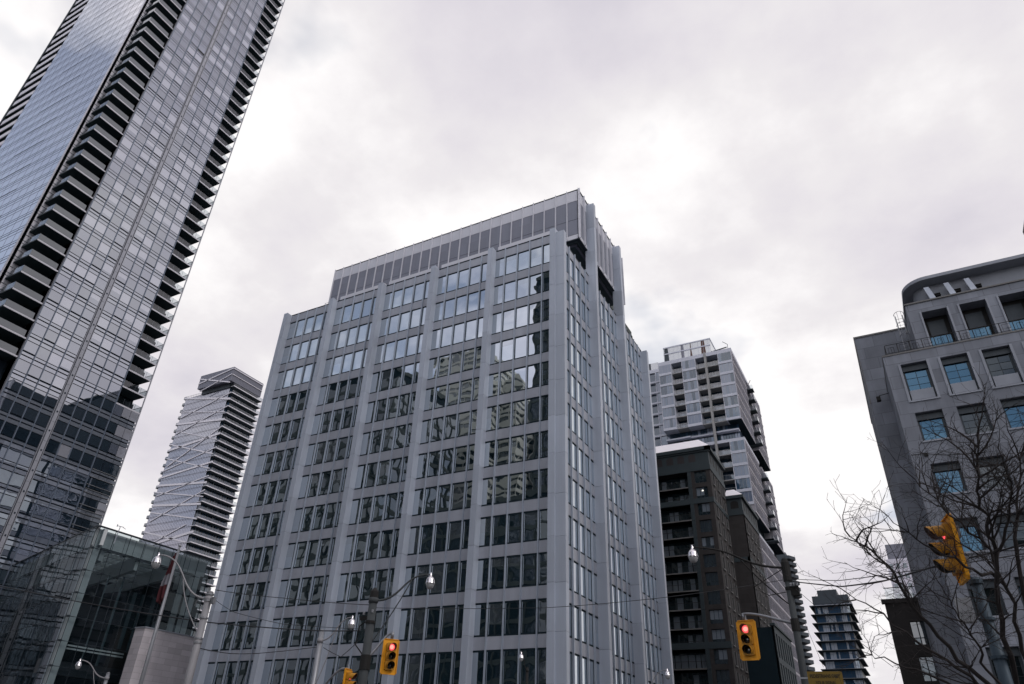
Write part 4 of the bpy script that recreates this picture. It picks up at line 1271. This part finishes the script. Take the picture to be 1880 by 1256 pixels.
# curved roof slab over a recessed drum, with three tilted brackets
def rounded(x0, y0, x1, y1, r, n=10):
    pts = [(x0 + r - r * cos(t), y0 + r - r * sin(t)) for t in [pi / 2 * j / n for j in range(n + 1)]]
    return pts + [(x1, y0), (x1, y1), (x0, y1)]
mb = MB(); mb.prism(rounded(5.62, 54.35, 25, 66, 1.75), 36.5, 36.78); mb.build('roof_slab', M_STONE2, b7)
mb = MB(); mb.prism(rounded(6.35, 55.5, 25, 66, 1.0), 34.2, 36.5); mb.build('drum_wall', M_STONE2, b7)
mb = MB()
for i in range(7):
    x = 8.6 + 1.1 * i; mb.box(x, 55.2, 34.36, x + .03, 55.5, 35.15, 0)
mb.box(8.6, 55.36, 34.36, 25, 55.42, 35.1, 1); mb.build('drum_panels', [M_BLACK, M_STONE2], b7)
for x in (7.35, 8.75, 10.15):
    t = MB(); t.hexa([(x, 54.75, 34.45), (x + .42, 54.75, 34.45), (x + .5, 55.0, 34.45), (x + .08, 55.0, 34.45), (x - .3, 54.75, 36.0), (x + .05, 54.75, 36.0), (x + .15, 55.0, 36.0), (x - .2, 55.0, 36.0)], 0)
    t.box(x + .3, 55.0, 35.2, x + .75, 55.5, 35.26, 1); t.box(x + .3, 55.0, 35.35, x + .75, 55.5, 35.41, 1)
    t.build('bracket', [M_PILLAR, M_BLACK], b7)
pv = onY(1876, 468, 56); t = MB(); t.lathe((pv.x + .4, 56, 36.78), [(.5, 0), (.5, .25), (.3, .42), (0.02, .5)], 12); t.build('roof_vent', M_BLACK, b7)
mb = MB(); mb.box(1.35, 58.45, 0, 7, 77, 34.76); mb.build('rear_wing', M_STONE, b7)
mb = MB(); mb.box(1.30, 58.38, 34.76, 7, 77.1, 34.9); mb.box(1.30, 58.38, 28.5, 1.36, 58.5, 34.76); mb.build('rear_coping', M_B5E, b7)
t = MB(); t.tube([(2.75, 57.2, 28.6), (2.0, 57.2, 28.5)], .03, 5); t.box(1.78, 57.05, 28.05, 2.08, 57.4, 28.4); t.build('security_camera', M_BLACK, b7)
t = MB(); F7.box(t, 3.55, 3.8, 21.2, 21.4, 0, .15); t.tube([F7.p(2.8, 21.42, .03), F7.p(3.6, 21.40, .05), F7.p(4.8, 21.1, .04), F7.p(7, 20.9, .03)], .018, 4); t.build('wall_light', M_BLACK, b7)

# ------------------------------------------------------------------ buildings across the street, most seen as reflections in the glass
def mirror_block(name, label, x0, x1, yf, depth, top, mats, fh=3.6, style='bands', wr=None):
    b = thing(name, label, 'building', ((x0 + x1) / 2, yf - depth / 2, 0))
    Fm = Face((0, yf, 0), (-1, 0, 0), (0, 1, 0)); Fs = Face((x1, 0, 0), (0, 1, 0), (1, 0, 0)); Fw = Face((x0, 0, 0), (0, -1, 0), (-1, 0, 0))
    w = MB(); w.box(x0 + .3, yf - depth, 0, x1 - .3, yf - .3, top - .3, 1)
    w.box(x0, yf - depth, top - 1.2, x1, yf, top, 0)
    n = int((top - 2) / fh); g = MB()
    for k in range(n):
        z = 1 + fh * k
        for f_, a0, a1 in ((Fm, -x1, -x0), (Fs, yf - depth, yf), (Fw, -yf, -yf + depth)):
            if style == 'bands':
                f_.box(w, a0, a1, z, z + fh * .52, -.4, .15, 0)
            else:
                f_.box(w, a0, a1, z, z + fh * .25, -.4, 0, 0)
            m = max(2, int((a1 - a0) / 3.2)); s_ = (a1 - a0) / m
            for i in range(m):
                f_.box(w, a0 + s_ * i - .12, a0 + s_ * i + .12, z, z + fh, -.4, .05 if style == 'bands' else .2, 0)
                f_.pane(g, a0 + s_ * i, a0 + s_ * (i + 1), z + fh * (.52 if style == 'bands' else .25), z + fh, -.2, 0, .003)
    w.build('wall', [mats[0], M_DARK], b); g.build('glazing', mats[1], b)
    return b
M_R1 = solid('pale_precast', (.55, .56, .50), .8, 0, .08); M_R2 = solid('dark_green_grey_precast', (.055, .068, .064), .8, 0, .1)
M_R4 = solid('buff_precast', (.36, .35, .33), .8, 0, .1)
mirror_block('residential_tower', 'pale slab tower with dark horizontal window slots, seen mirrored in the office block', -134, -113, -72, 26, 134, (M_R1, G_B5[0]), 3.2)
mirror_block('office_tower', 'dark green-grey tower, seen mirrored beside the corner pillar of the office block', -72, -38, -30, 30, 123, (M_R2, G_B5[0]), 3.8, 'grid')
mirror_block('hotel_tower', 'white banded round-edged tower, seen mirrored left of the mirrored pale concrete tower', -116, -105, -84, 22, 125, (M_R1, G_B5[0]), 3.0)
mirror_block('concrete_tower', 'buff concrete tower, seen mirrored between two other mirrored towers', -104, -97, -92, 20, 116, (M_R4, G_B4[2]), 3.4, 'grid')
mirror_block('glass_office_block', 'wide dark glass office block, seen mirrored across the left bays of the office block', -190, -114, -26, 34, 102, (M_R2, G_B5[0]), 3.9, 'grid')
mirror_block('corner_office_block', 'low dark office block, seen mirrored in the lower storeys of the office block', -112, -32, -24, 30, 56, (M_R2, G_B5[0]), 3.9, 'grid')
mirror_block('rear_office_block', 'dark office block behind the grey one, seen only mirrored in the tall tower', -65, -37, 117, 28, 80, (M_R2, G_B5[0]), 3.9, 'grid')
mirror_block('added_shade_tower', 'tall dark tower added outside the frame beyond the stone building to shade the office block', 30, 78, 112, 58, 78, (M_R2, G_B5[0]), 3.9, 'grid')  # added out of view to shade the lower avenue side of the office block
mirror_block('department_store', 'dark masonry block behind the viewer on the far corner of the crossing', 8, 90, -18, 40, 32, (M_R2, G_B5[0]), 4.2, 'grid')

# ------------------------------------------------------------------ street furniture
def bez(p0, p1, p2, p3, n=16):
    r = []
    for i in range(n + 1):
        t = i / n; u = 1 - t
        r.append(Vector(p0) * u ** 3 + Vector(p1) * 3 * u * u * t + Vector(p2) * 3 * u * t * t + Vector(p3) * t ** 3)
    return r


def lamp_head(P, parent, r=.165):
    """acorn luminaire hanging under the arm end at P"""
    m = MB(); m.lathe(P, [(.001, .13), (.03, .115), (.035, .06), (.045, .04), (.05, -.03), (.065, -.045), (r * .62, -.065), (r * .85, -.115), (r * 1.0, -.19), (r * 1.04, -.27), (r * 1.12, -.29), (r * 1.12, -.315), (.001, -.31)], 24)
    h = m.build('lamp_head', M_ALU, parent, smooth=True)
    m = MB(); m.lathe(P, [(r * 1.0, -.315), (r * .97, -.37), (r * .84, -.44), (r * .60, -.49), (r * .34, -.515), (.001, -.52)], 24)
    m.build('lens', G_LENS, h, smooth=True)
    return h


def s_arm(P0, P1, r0=.045, r1=.03, k=.55):
    d = Vector(P1) - Vector(P0); h = Vector((d.x, d.y, 0))
    return bez(P0, Vector(P0) + h * k, Vector(P1) - h * k, P1, 18)


def pole(mb, top, r0, r1, n=14):
    t = Vector(top); mb.tube([(t.x, t.y, 0), (t.x, t.y, t.z * .5), (t.x, t.y, t.z)], [r0, (r0 + r1) / 2, r1], n)


# traffic light, built once and copied; local front is -Y
def make_signal():
    t = thing('traffic_light', 'x', 'traffic light', (0, 0, 0), 'yellow traffic lights at the crossing')
    W, H = .60, 1.20
    m = MB()
    def rr(w, h, r, y, n=4):
        pts = []
        for cx, cz, a in ((w / 2 - r, h / 2 - r, 0), (-w / 2 + r, h / 2 - r, pi / 2), (-w / 2 + r, -h / 2 + r, pi), (w / 2 - r, -h / 2 + r, 1.5 * pi)):
            for j in range(n + 1):
                q = a + pi / 2 * j / n; pts.append((cx + r * cos(q), y, cz + r * sin(q)))
        return pts
    a, b = rr(W, H, .05, 0), rr(W, H, .05, .025)
    m.poly(a); m.poly(list(reversed(b)))
    for i in range(len(a)):
        j = (i + 1) % len(a); m.quad(a[i], b[i], b[j], a[j])
    for s_ in (-1, 1):       # folded rim
        m.box(s_ * W / 2 - .012, -.03, -H / 2 + .04, s_ * W / 2 + .012, .03, H / 2 - .04)
        m.box(-W / 2 + .04, -.03, s_ * H / 2 - .012, W / 2 - .04, .03, s_ * H / 2 + .012)
    bk = m.build('backboard', M_YEL, t, world=False, fix=True)
    bk.location = (0, 0.02, 0)
    m = MB()
    for k in (-1, 0, 1):
        z = .315 * k
        c = rr(.36, .305, .05, -.10); d = rr(.36, .30, .05, 0.10)
        c = [(x, y, zz + z) for x, y, zz in c]; d = [(x, y, zz + z) for x, y, zz in d]
        m.poly(c)
        for i in range(len(c)):
            j = (i + 1) % len(c); m.quad(c[i], d[i], d[j], c[j])
        m.poly(list(reversed(d)))
    m.build('housing', M_YEL2, t, world=False, fix=True)
    for k, nm in ((1, 'red_lens'), (0, 'amber_lens'), (-1, 'green_lens')):
        z = .315 * k; m = MB()
        rings = [(.001, -.135), (.04, -.133), (.075, -.125), (.105, -.108), (.12, -.10)]
        base = len(m.v); n = 22
        for r, y in rings:
            for j in range(n): m.v.append((r * cos(2 * pi * j / n), y, z + r * sin(2 * pi * j / n)))
        for i in range(len(rings) - 1):
            for j in range(n):
                j2 = (j + 1) % n; m.f.append((base + i * n + j, base + (i + 1) * n + j, base + (i + 1) * n + j2, base + i * n + j2)); m.m.append(1 if (i < 2 and k == 1) else 0)
        m.build(nm, [M_RED, M_REDC] if k == 1 else [M_LENSD], t, world=False, smooth=True)
        m = MB(); n = 20; L = .30; R = .138
        o0, o1, i0, i1 = [], [], [], []
        for j in range(n + 1):      # cut-away visor: long on top, open below
            w = radians(-42) + radians(264) * j / n
            ln = L * (0.42 + 0.58 * max(0.0, sin(max(0.0, min(pi, (w + radians(42)) / radians(264) * pi)))) ** .8)
            o0.append((R * cos(w), -.10, z + R * sin(w))); o1.append((R * 1.02 * cos(w), -.10 - ln, z + R * 1.0 * sin(w) - .012))
            i0.append(((R - .006) * cos(w), -.10, z + (R - .006) * sin(w))); i1.append(((R - .006) * 1.02 * cos(w), -.10 - ln, z + (R - .006) * sin(w) - .012))
        for j in range(n):
            m.quad(o0[j], o0[j + 1], o1[j + 1], o1[j], 0); m.quad(i0[j], i1[j], i1[j + 1], i0[j + 1], 1); m.quad(o1[j], o1[j + 1], i1[j + 1], i1[j], 0)
        m.build('visor', [M_YEL2, M_BLACK], t, world=False, smooth=False)
    m = MB(); m.tube([(0, .06, .5), (0, .06, .78)], .03, 8); m.tube([(0, .06, .60), (0, .06, .64)], .06, 8)
    m.box(-.17, .05, .18, .17, .15, .40); m.box(-.17, .05, -.45, .17, .15, -.2)
    m.build('hanger', M_POLEG, t, world=False)
    return t


sig0 = make_signal(); SIG = []


def signal(P, face_dir, label, tilt=(0, 0), scale=1.0):
    if not SIG: t = sig0
    else:
        t = sig0.copy(); COL.objects.link(t)
        for ch in list(sig0.children):
            c = ch.copy(); COL.objects.link(c); c.parent = t
    SIG.append(t)
    t.location = P; t['label'] = label; t.scale = (scale,) * 3
    t.rotation_euler = (tilt[0], tilt[1], atan2(face_dir[0], -face_dir[1]))
    return t


def to_cam(P): return (-P.x, -P.y)


def rotv(v, deg):
    a = radians(deg); return (v[0] * cos(a) - v[1] * sin(a), v[0] * sin(a) + v[1] * cos(a))


S3 = at(1373, 1175, 25.0); S1 = at(716, 1205.5, 26.0); S2 = at(637, 1257, 31.0); S4 = at(1751, 1008, 13.2)
signal(S3, rotv(to_cam(S3), -14), 'yellow traffic light showing red, facing the viewer beside the dark pole on the right', scale=1.1)
signal(S1, rotv(to_cam(S1), 14), 'yellow traffic light showing red, facing the viewer below the black curved lamp arm', scale=1.0)
signal(S2, rotv(to_cam(S2), 62), 'yellow traffic light turned side-on, cut by the bottom edge, beside the white lamp pole', scale=1.05)
signal(S4, rotv(to_cam(S4), -74), 'yellow traffic light turned side-on with three hoods, in front of the bare tree', scale=1.0)

# lamp posts
def street_lamp(label, top, head, mats, r0, r1, strut=None, loc=None, extra=None, arm_r=.045, from_z=None):
    base = Vector((top.x, top.y, 0))
    t = thing('street_lamp', label, 'street lamp', base, 'street lamps with acorn heads')
    m = MB(); pole(m, top, r0, r1); m.tube([top, top + Vector((0, 0, .05))], [r1 * 1.1, r1 * .6], 12); m.build('pole', mats[0], t, smooth=True)
    a0 = top + Vector((0, 0, -(from_z if from_z is not None else .25)))
    pts = s_arm(a0, head + Vector((0, 0, .04)))
    m = MB(); m.tube(pts, [arm_r * (1 - .35 * i / 18) for i in range(19)], 8); m.tube([a0 + Vector((0, 0, -.09)), a0 + Vector((0, 0, .09))], r1 * 1.25, 12)
    m.build('arm', mats[1], t, smooth=True)
    if strut:
        q = pts[strut[0]]; z1 = base + Vector((0, 0, strut[1]))
        mid = (q + z1) / 2 + (Vector((q.x, q.y, 0)) - base) * strut[2]
        m = MB(); m.tube(bez(q, q * .35 + mid * .65, z1 * .35 + mid * .65, z1, 12), .022, 6); m.build('brace', mats[1], t, smooth=True)
    lamp_head(head, t)
    return t


def P_on(px, py, ref):       # point seen at (px, py), level distance taken from a reference depth
    return at(px, py, ref)


lampL = street_lamp('pale pole with S-curved arm and chrome acorn lamp, left of the office block', at(386, 1088, 28.0), at(291, 1020, 28.6), [M_POLEP, M_POLEP], .17, .13, (9, 5.9, .30), arm_r=.04)
m = MB()
tL = at(386, 1088, 28.0)
for z in (tL.z - .1, tL.z - .35, tL.z - 1.0, tL.z - 1.75, tL.z - 1.9):
    m.tube([(tL.x, tL.y, z), (tL.x, tL.y, z + .06)], .165, 14)
m.box(tL.x + .1, tL.y - .05, tL.z - .3, tL.x + .35, tL.y + .05, tL.z - .22); m.box(tL.x + .22, tL.y - .06, tL.z - .45, tL.x + .36, tL.y + .06, tL.z - .2)
m.tube([at(383, 1108, 28), at(376, 1098, 28), at(369, 1096, 28), at(362, 1103, 28), at(358, 1112, 28)], .022, 6)
m.build('bands', M_POLEG, lampL)
tA = at(686, 1100, 27.0)
lampA = street_lamp('dark concrete pole with black curved lamp arm before the office block', tA, at(791, 1057, 27.6), [M_POLEC, M_POLEC], .19, .15, (13, tA.z - 1.75, .10), from_z=.05)
m = MB(); m.tube([tA, tA + Vector((0, 0, .28)), tA + Vector((0, 0, .42))], [.17, .16, .05], 12); m.box(tA.x - .5, tA.y - .06, tA.z - .75, tA.x + .1, tA.y + .06, tA.z - .62)
m.tube([tA + Vector((0, 0, -.9)), tA + Vector((0, 0, -.8))], .19, 12); m.tube([tA + Vector((0, 0, -2.5)), tA + Vector((0, 0, -2.0))], .20, 12)
m.tube([tA + Vector((-.02, 0, -.7)), tA + Vector((-.5, 0, -.95)), tA + Vector((-.6, 0, -1.6)), tA + Vector((-.15, 0, -2.0))], .025, 6)
m.build('pole_fittings', M_BLACK, lampA)
for k, z in enumerate((-.58, -.52)):
    m = MB(); m.lathe((tA.x - .3 + .4 * k, tA.y - .1, tA.z + z), [(.001, .12), (.045, .11), (.05, .06), (.03, .05), (.05, .04), (.05, 0), (.001, 0)], 10); m.build('insulator', M_POLEG, lampA)
hS = S1 + Vector((0, 0, .80)); m = MB(); m.tube(bez(Vector((tA.x, tA.y, tA.z - 2.15)), Vector((tA.x, tA.y, tA.z - 2.15)) + (hS - Vector((tA.x, tA.y, tA.z - 2.15))) * .6, hS + Vector((-.35, 0, .02)), hS, 14), [.05] * 8 + [.042] * 7, 8)
m.tube([hS + Vector((0, 0, .06)), hS + Vector((0, 0, -.16))], .06, 8); m.build('signal_arm', M_POLEG, lampA, smooth=True)
tB = at(591, 1158, 34.0)
lampB = street_lamp('white lamp pole with slim braced arm, left of the dark concrete pole', tB, at(647, 1135, 34.0), [M_POLEG, M_POLEP], .15, .12, (10, 4.6, .16), arm_r=.038, from_z=.45)
hS2 = S2 + Vector((-.35, .1, .68)); m = MB(); m.tube(bez(Vector((tB.x, tB.y, tB.z - 3.0)), Vector((tB.x + .6, tB.y, tB.z - 2.75)), hS2 + Vector((-.6, 0, .02)), hS2, 12), .05, 8)
m.tube([hS2, S2 + Vector((0, 0, .66))], .04, 8); m.build('signal_arm', M_POLEP, lampB, smooth=True)
tC = at(1440, 1028, 25.0)
lampC = street_lamp('dark pole with long black lamp arm before the brown apartment block', tC, at(1271, 1007, 25.4), [M_POLEC, M_BLACK], .135, .105, (9, tC.z - 1.6, .12), from_z=.28)
m = MB(); m.tube([tC + Vector((0, 0, -.75)), tC + Vector((0, 0, -.1)), tC + Vector((0, 0, .05))], [.15, .145, .08], 12); m.box(tC.x + .05, tC.y - .1, tC.z - 1.25, tC.x + .32, tC.y + .1, tC.z - .95)
m.tube([tC + Vector((0, 0, -1.05)), tC + Vector((0, 0, -.95))], .14, 12); m.tube([tC + Vector((0, 0, -2.4)), tC + Vector((0, 0, -2.0))], .14, 12)
m.tube([tC + Vector((-.1, 0, -.3)), tC + Vector((-1.2, -.1, -.9)), tC + Vector((-.7, -.1, -1.2)), tC + Vector((-.1, 0, -1.1))], .016, 5)
m.build('pole_fittings', M_BLACK, lampC)
for k in range(3):
    m = MB(); m.lathe((tC.x + .1 + .1 * k, tC.y - .2, tC.z - .95), [(.001, .1), (.04, .09), (.045, .05), (.03, .04), (.045, .03), (.045, 0), (.001, 0)], 10); m.build('insulator', M_POLEG, lampC)
hS3 = S3 + Vector((-.05, 0, .88)); a3 = Vector((tC.x, tC.y, tC.z - 2.15)); m = MB(); m.tube(bez(a3, a3 + Vector((-.55, .05, .12)), hS3 + Vector((.55, 0, .03)), hS3, 14), .05, 8)
m.tube([hS3 + Vector((0, 0, .03)), hS3 + Vector((0, 0, -.2))], .05, 8); m.build('signal_arm', M_POLEG, lampC, smooth=True)
tD = at(199, 1236, 45.0)
street_lamp('small far lamp with curved arm in front of the dark pavilion glass', tD, at(147, 1213, 45.0), [M_POLEG, M_POLEP], .14, .11, (9, 4.6, .2), arm_r=.04, from_z=.3)
tE_ = at(968, 1226, 50.0)
street_lamp('tiny bright lamp on a thin dark leaning bracket before the dark lower windows', tE_, at(957, 1200, 50.0), [M_BLACK, M_BLACK], .12, .09, None, arm_r=.035, from_z=.2)
tF = at(1168, 1275, 45.0)
street_lamp('small lamp on a pale arm near the lower right corner of the office block', tF, at(1225, 1231, 45.0), [M_POLEG, M_POLEP], .14, .11, None, arm_r=.035, from_z=.1)
# steel signal mast on the right
tR = at(1791, 1068, 13.2)
mast = thing('signal_pole', 'blue-grey steel mast with a control box, standing by the bare tree', 'pole', (tR.x, tR.y, 0))
m = MB(); pole(m, tR, .125, .095, 18); m.build('pole', M_POLEB, mast, smooth=True)
m = MB(); m.lathe(tR, [(.12, -.05), (.125, .02), (.09, .07), (.001, .09)], 16)
m.tube([tR + Vector((0, 0, -.05)), tR + Vector((-.12, -.08, .15)), S4 + Vector((.12, .06, -.2))], .035, 8)
for z in (-.7, -1.35): m.tube([tR + Vector((0, 0, z)), tR + Vector((0, 0, z + .05))], .135, 16)
m.build('bracket', M_POLEB, mast)
pb = at(1773, 1122, 13.0); m = MB(); m.box(pb.x - .14, pb.y - .1, pb.z - .2, pb.x + .13, pb.y + .12, pb.z + .22); m.build('control_box', M_POLEG, mast)
# yellow pedestrian sign
sa = at(1481, 1233, 21.6); sgn = thing('street_sign', 'weathered yellow sign reading PEDESTRIANS OBEY YOUR SIGNAL, cut by the bottom edge', 'sign', sa)
W_ = 1.0; H_ = .76
m = MB(); m.box(0, 0, -H_, W_, .012, 0, 0); m.box(.02, -.004, -H_ + .02, W_ - .02, 0, -H_ + .03, 1); m.box(-.25, .012, -.2, .9, .03, -.16, 2); m.box(-.25, .012, -.62, .9, .03, -.58, 2)
pl = m.build('plate', [M_SIGN, M_BLACK, M_POLEG], sgn, world=False)
sgn.rotation_euler = (0, 0, radians(7))


def text(body, x, z, size, parent, w=None):
    c = bpy.data.curves.new('lettering', 'FONT'); c.body = body; c.size = size; c.align_x = 'CENTER'; c.align_y = 'CENTER'; c.extrude = .002; c.offset = size * .012
    o = bpy.data.objects.new('lettering', c); COL.objects.link(o); bpy.context.view_layer.update()
    me = bpy.data.meshes.new_from_object(o); bpy.data.objects.remove(o)
    me.materials.clear(); me.materials.append(M_BLACK)
    o = bpy.data.objects.new('lettering', me); COL.objects.link(o); o.parent = parent; o.rotation_euler = (pi / 2, 0, 0); o.location = (x, -.006, z)
    if w: o.scale = (w / max(.01, o.dimensions.x), 1, 1)
    return o


text('PEDESTRIANS OBEY', W_ / 2, -.135, .135, sgn, .86)
text('YOUR SIGNAL', W_ / 2, -.325, .135, sgn, .58)

# flagpole and hanging flag
fp0 = at(330, 1004, 38.0)
fl = thing('flagpole', 'slim grey flagpole in front of the pale stone block', 'flagpole', (fp0.x, fp0.y, 0))
m = MB(); m.tube([(fp0.x, fp0.y, 0), (fp0.x, fp0.y, 6), fp0], [.115, .10, .06], 12); m.build('pole', M_POLEG, fl, smooth=True)
m = MB(); m.lathe(fp0, [(.07, 0), (.09, .03), (.09, .07), (.05, .1), (.001, .12)], 12); m.tube([fp0 + Vector((.09, -.03, -.1)), (fp0.x + .14, fp0.y - .04, 2)], .012, 4); m.build('truck', M_POLEG, fl)
cl = MB(); nz, nx = 30, 14
def fpt(i, j):
    v = i / nz; u = j / nx
    z = fp0.z - .25 - v * 2.45 - .25 * u
    amp = .07 + .16 * v
    return (fp0.x - .06 - u * (.10 + .34 * v ** .8) + .05 * sin(7 * v), fp0.y - .05 + amp * sin(u * 11 + v * 3) * (.4 + .6 * u), z)
for i in range(nz):
    for j in range(nx):
        cl.quad(fpt(i, j), fpt(i, j + 1), fpt(i + 1, j + 1), fpt(i + 1, j), 1 if .44 < (i + 2.2 * (j / nx - .5)) / nz < .66 else 0)
fo = cl.build('flag', [M_FRED, M_FWHT], None, smooth=True); tag(fo, 'limp red and white flag hanging down along the grey flagpole', 'flag')

# overhead cables
def cable(label, pts, r=.016, sag=.0):
    m = MB(); out = []
    for a, b in zip(pts[:-1], pts[1:]):
        a, b = Vector(a), Vector(b)
        for i in range(13):
            t = i / 12
            if out and i == 0: continue
            out.append(a.lerp(b, t) - Vector((0, 0, 4 * sag * t * (1 - t))))
    m.tube(out, r, 5)
    o = m.build('overhead_cable', M_WIRE, None, smooth=True); return tag(o, label, 'cable', 'overhead street cables')


cable('thick black cable crossing the pavilion glass to the concrete pole', [at(-40, 1068, 30), at(200, 1115, 29), at(385, 1143, 28), at(560, 1157, 27.4), at(662, 1158, 27)], .022, .02)
cable('thin cable from the pale pole to the top of the concrete pole', [at(395, 1083, 28), at(520, 1098, 27.5), at(684, 1111, 27)], .013, .03)
cable('loose thin cable dropping from the pale pole toward the office wall', [at(397, 1103, 28), at(430, 1124, 28), at(520, 1146, 28), at(690, 1156, 27)], .010, .02)
cable('sagging cable between the pale pole and the white lamp pole', [at(366, 1190, 27.8), at(425, 1200, 29), at(480, 1199, 31), at(588, 1187, 33.8)], .016, .02)
cable('pair of short feeder cables leaving the white lamp pole', [at(594, 1189, 33.9), at(626, 1206, 31), at(660, 1175, 27.1)], .016, .02)
cable('long thin cable passing the office corner between the two dark poles', [at(690, 1116, 27), at(1000, 1116, 24.5), at(1228, 1096, 23), at(1447, 1063, 25)], .011, .03)
cable('lower thick cable sagging right from the dark pole across the open sky', [at(1450, 1067, 25), at(1545, 1077, 20), at(1625, 1066, 18), at(1735, 1034, 16), at(1880, 1000, 14)], .020, .01)
cable('upper thin cable running right from the dark pole across the open sky', [at(1450, 1063, 25), at(1540, 1066, 20), at(1660, 1050, 18), at(1890, 1015, 14)], .011, .01)
cable('thin slanting guy wire dropping right beside the distant dark tower', [at(1450, 1072, 25), at(1500, 1115, 22), at(1560, 1165, 22), at(1640, 1225, 22)], .008, .0)
cable('near vertical faint wire beside the serrated tower', [at(1452, 1085, 40), at(1476, 1140, 40), at(1512, 1225, 40)], .010, .0)

# ------------------------------------------------------------------ bare street tree
tr_base = at(1880, 1256, 12.5); tr_base = Vector((tr_base.x + .35, tr_base.y + .3, 0))
tree = thing('bare_tree', 'leafless street tree spreading dark twigs across the stone building', 'tree', tr_base)
rt = random.Random(11)
trunk = MB(); twig = MB()
fork = Vector((tr_base.x - .1, tr_base.y - .1, 2.3))
trunk.tube([tr_base, tr_base * .5 + fork * .5 + Vector((.05, 0, 0)), fork], [.19, .15, .13], 10)


def twigs(p, d, length, r, level):
    n = 5 if level < 2 else 4
    pts = [p]; q = Vector(p); dd = Vector(d).normalized()
    for i in range(n):
        dd = (dd + Vector((rt.gauss(0, .16), rt.gauss(0, .16), rt.gauss(.03, .14)))).normalized()
        q = q + dd * length / n; pts.append(q.copy())
    rad = [max(.0026, r * (1 - .8 * i / n)) for i in range(n + 1)]
    (trunk if level == 0 else twig).tube(pts, rad, 5 if level < 2 else 3, cap=False)
    if level >= 3: return
    cnt = (8, 5, 3)[level]
    for i in range(cnt):
        t = (i + .6 + rt.uniform(-.3, .3)) / cnt
        k = min(n - 1, int(t * n)); base = pts[k].lerp(pts[k + 1], t * n - k if t * n - k <= 1 else 1)
        ax = Vector((rt.gauss(0, 1), rt.gauss(0, 1), rt.gauss(.15, .8))).normalized()
        nd = (pts[k + 1] - pts[k]).normalized()
        side = (ax - nd * ax.dot(nd)).normalized()
        twigs(base, nd * .75 + side * .85, length * rt.uniform(.38, .62), max(.003, r * .45), level + 1)


LIMBS = [  # pixel path of the main limbs in the photo with their distances: (px, py, depth)
    ([(1872, 1262, 12.6), (1836, 1140, 12.2), (1828, 1010, 12.0), (1806, 950, 11.8), (1792, 880, 11.6), (1794, 800, 11.4)], .060),
    ([(1835, 1275, 12.4), (1760, 1210, 12.0), (1690, 1130, 11.6), (1640, 1055, 11.3), (1600, 1010, 11.0), (1560, 985, 10.8)], .050),
    ([(1845, 1300, 12.4), (1780, 1240, 12.4), (1700, 1190, 12.6), (1620, 1130, 12.8), (1560, 1092, 13.0)], .046),
    ([(1880, 1200, 12.5), (1850, 1080, 12.6), (1800, 990, 12.8), (1730, 930, 13.0), (1680, 880, 13.2)], .045),
    ([(1890, 1180, 12.3), (1862, 990, 12.6), (1868, 900, 12.8), (1885, 800, 13.0)], .048),
    ([(1835, 1060, 12.3), (1770, 1040, 12.0), (1700, 1000, 11.8), (1640, 960, 11.5)], .034),
    ([(1806, 1230, 12.2), (1796, 1180, 11.8), (1760, 1130, 11.4), (1735, 1090, 11.2)], .030),
    ([(1815, 1290, 12.4), (1720, 1245, 12.8), (1640, 1215, 13.2), (1580, 1195, 13.4)], .036),
    ([(1828, 1020, 12.0), (1850, 960, 11.8), (1860, 900, 11.5), (1840, 840, 11.3)], .032)]
for path, r in LIMBS:
    pts = [at(*p) for p in path]
    fine = []
    for i in range(len(pts) - 1):
        for j in range(4):
            fine.append(pts[i].lerp(pts[i + 1], j / 4) + Vector((rt.gauss(0, .025), rt.gauss(0, .025), rt.gauss(0, .025))))
    fine.append(pts[-1])
    if path[0][1] > 1190: fine = [fork, fork.lerp(fine[0], .5) + Vector((.03, 0, .05))] + fine
    nn = len(fine)
    trunk.tube(fine, [max(.006, r * .78 * (1.15 - 1.0 * i / nn)) for i in range(nn)], 7)
    for i in range(5, nn - 1):
        for rep in range(2):
            if rt.random() < (.78 if fine[i].x > .75 else .30):
                nd = (fine[i + 1] - fine[i - 1]).normalized()
                ax = Vector((rt.gauss(0, 1), rt.gauss(0, 1), rt.gauss(.2, .9))).normalized(); side = (ax - nd * ax.dot(nd)).normalized()
                twigs(fine[i], nd * .8 + side * .8, rt.uniform(.5, 1.25), r * .32, 1)
    twigs(fine[-1], (fine[-1] - fine[-3]), .9, r * .25, 1)
trunk.build('trunk', M_BARK, tree); twig.build('crown', M_BARK, tree)
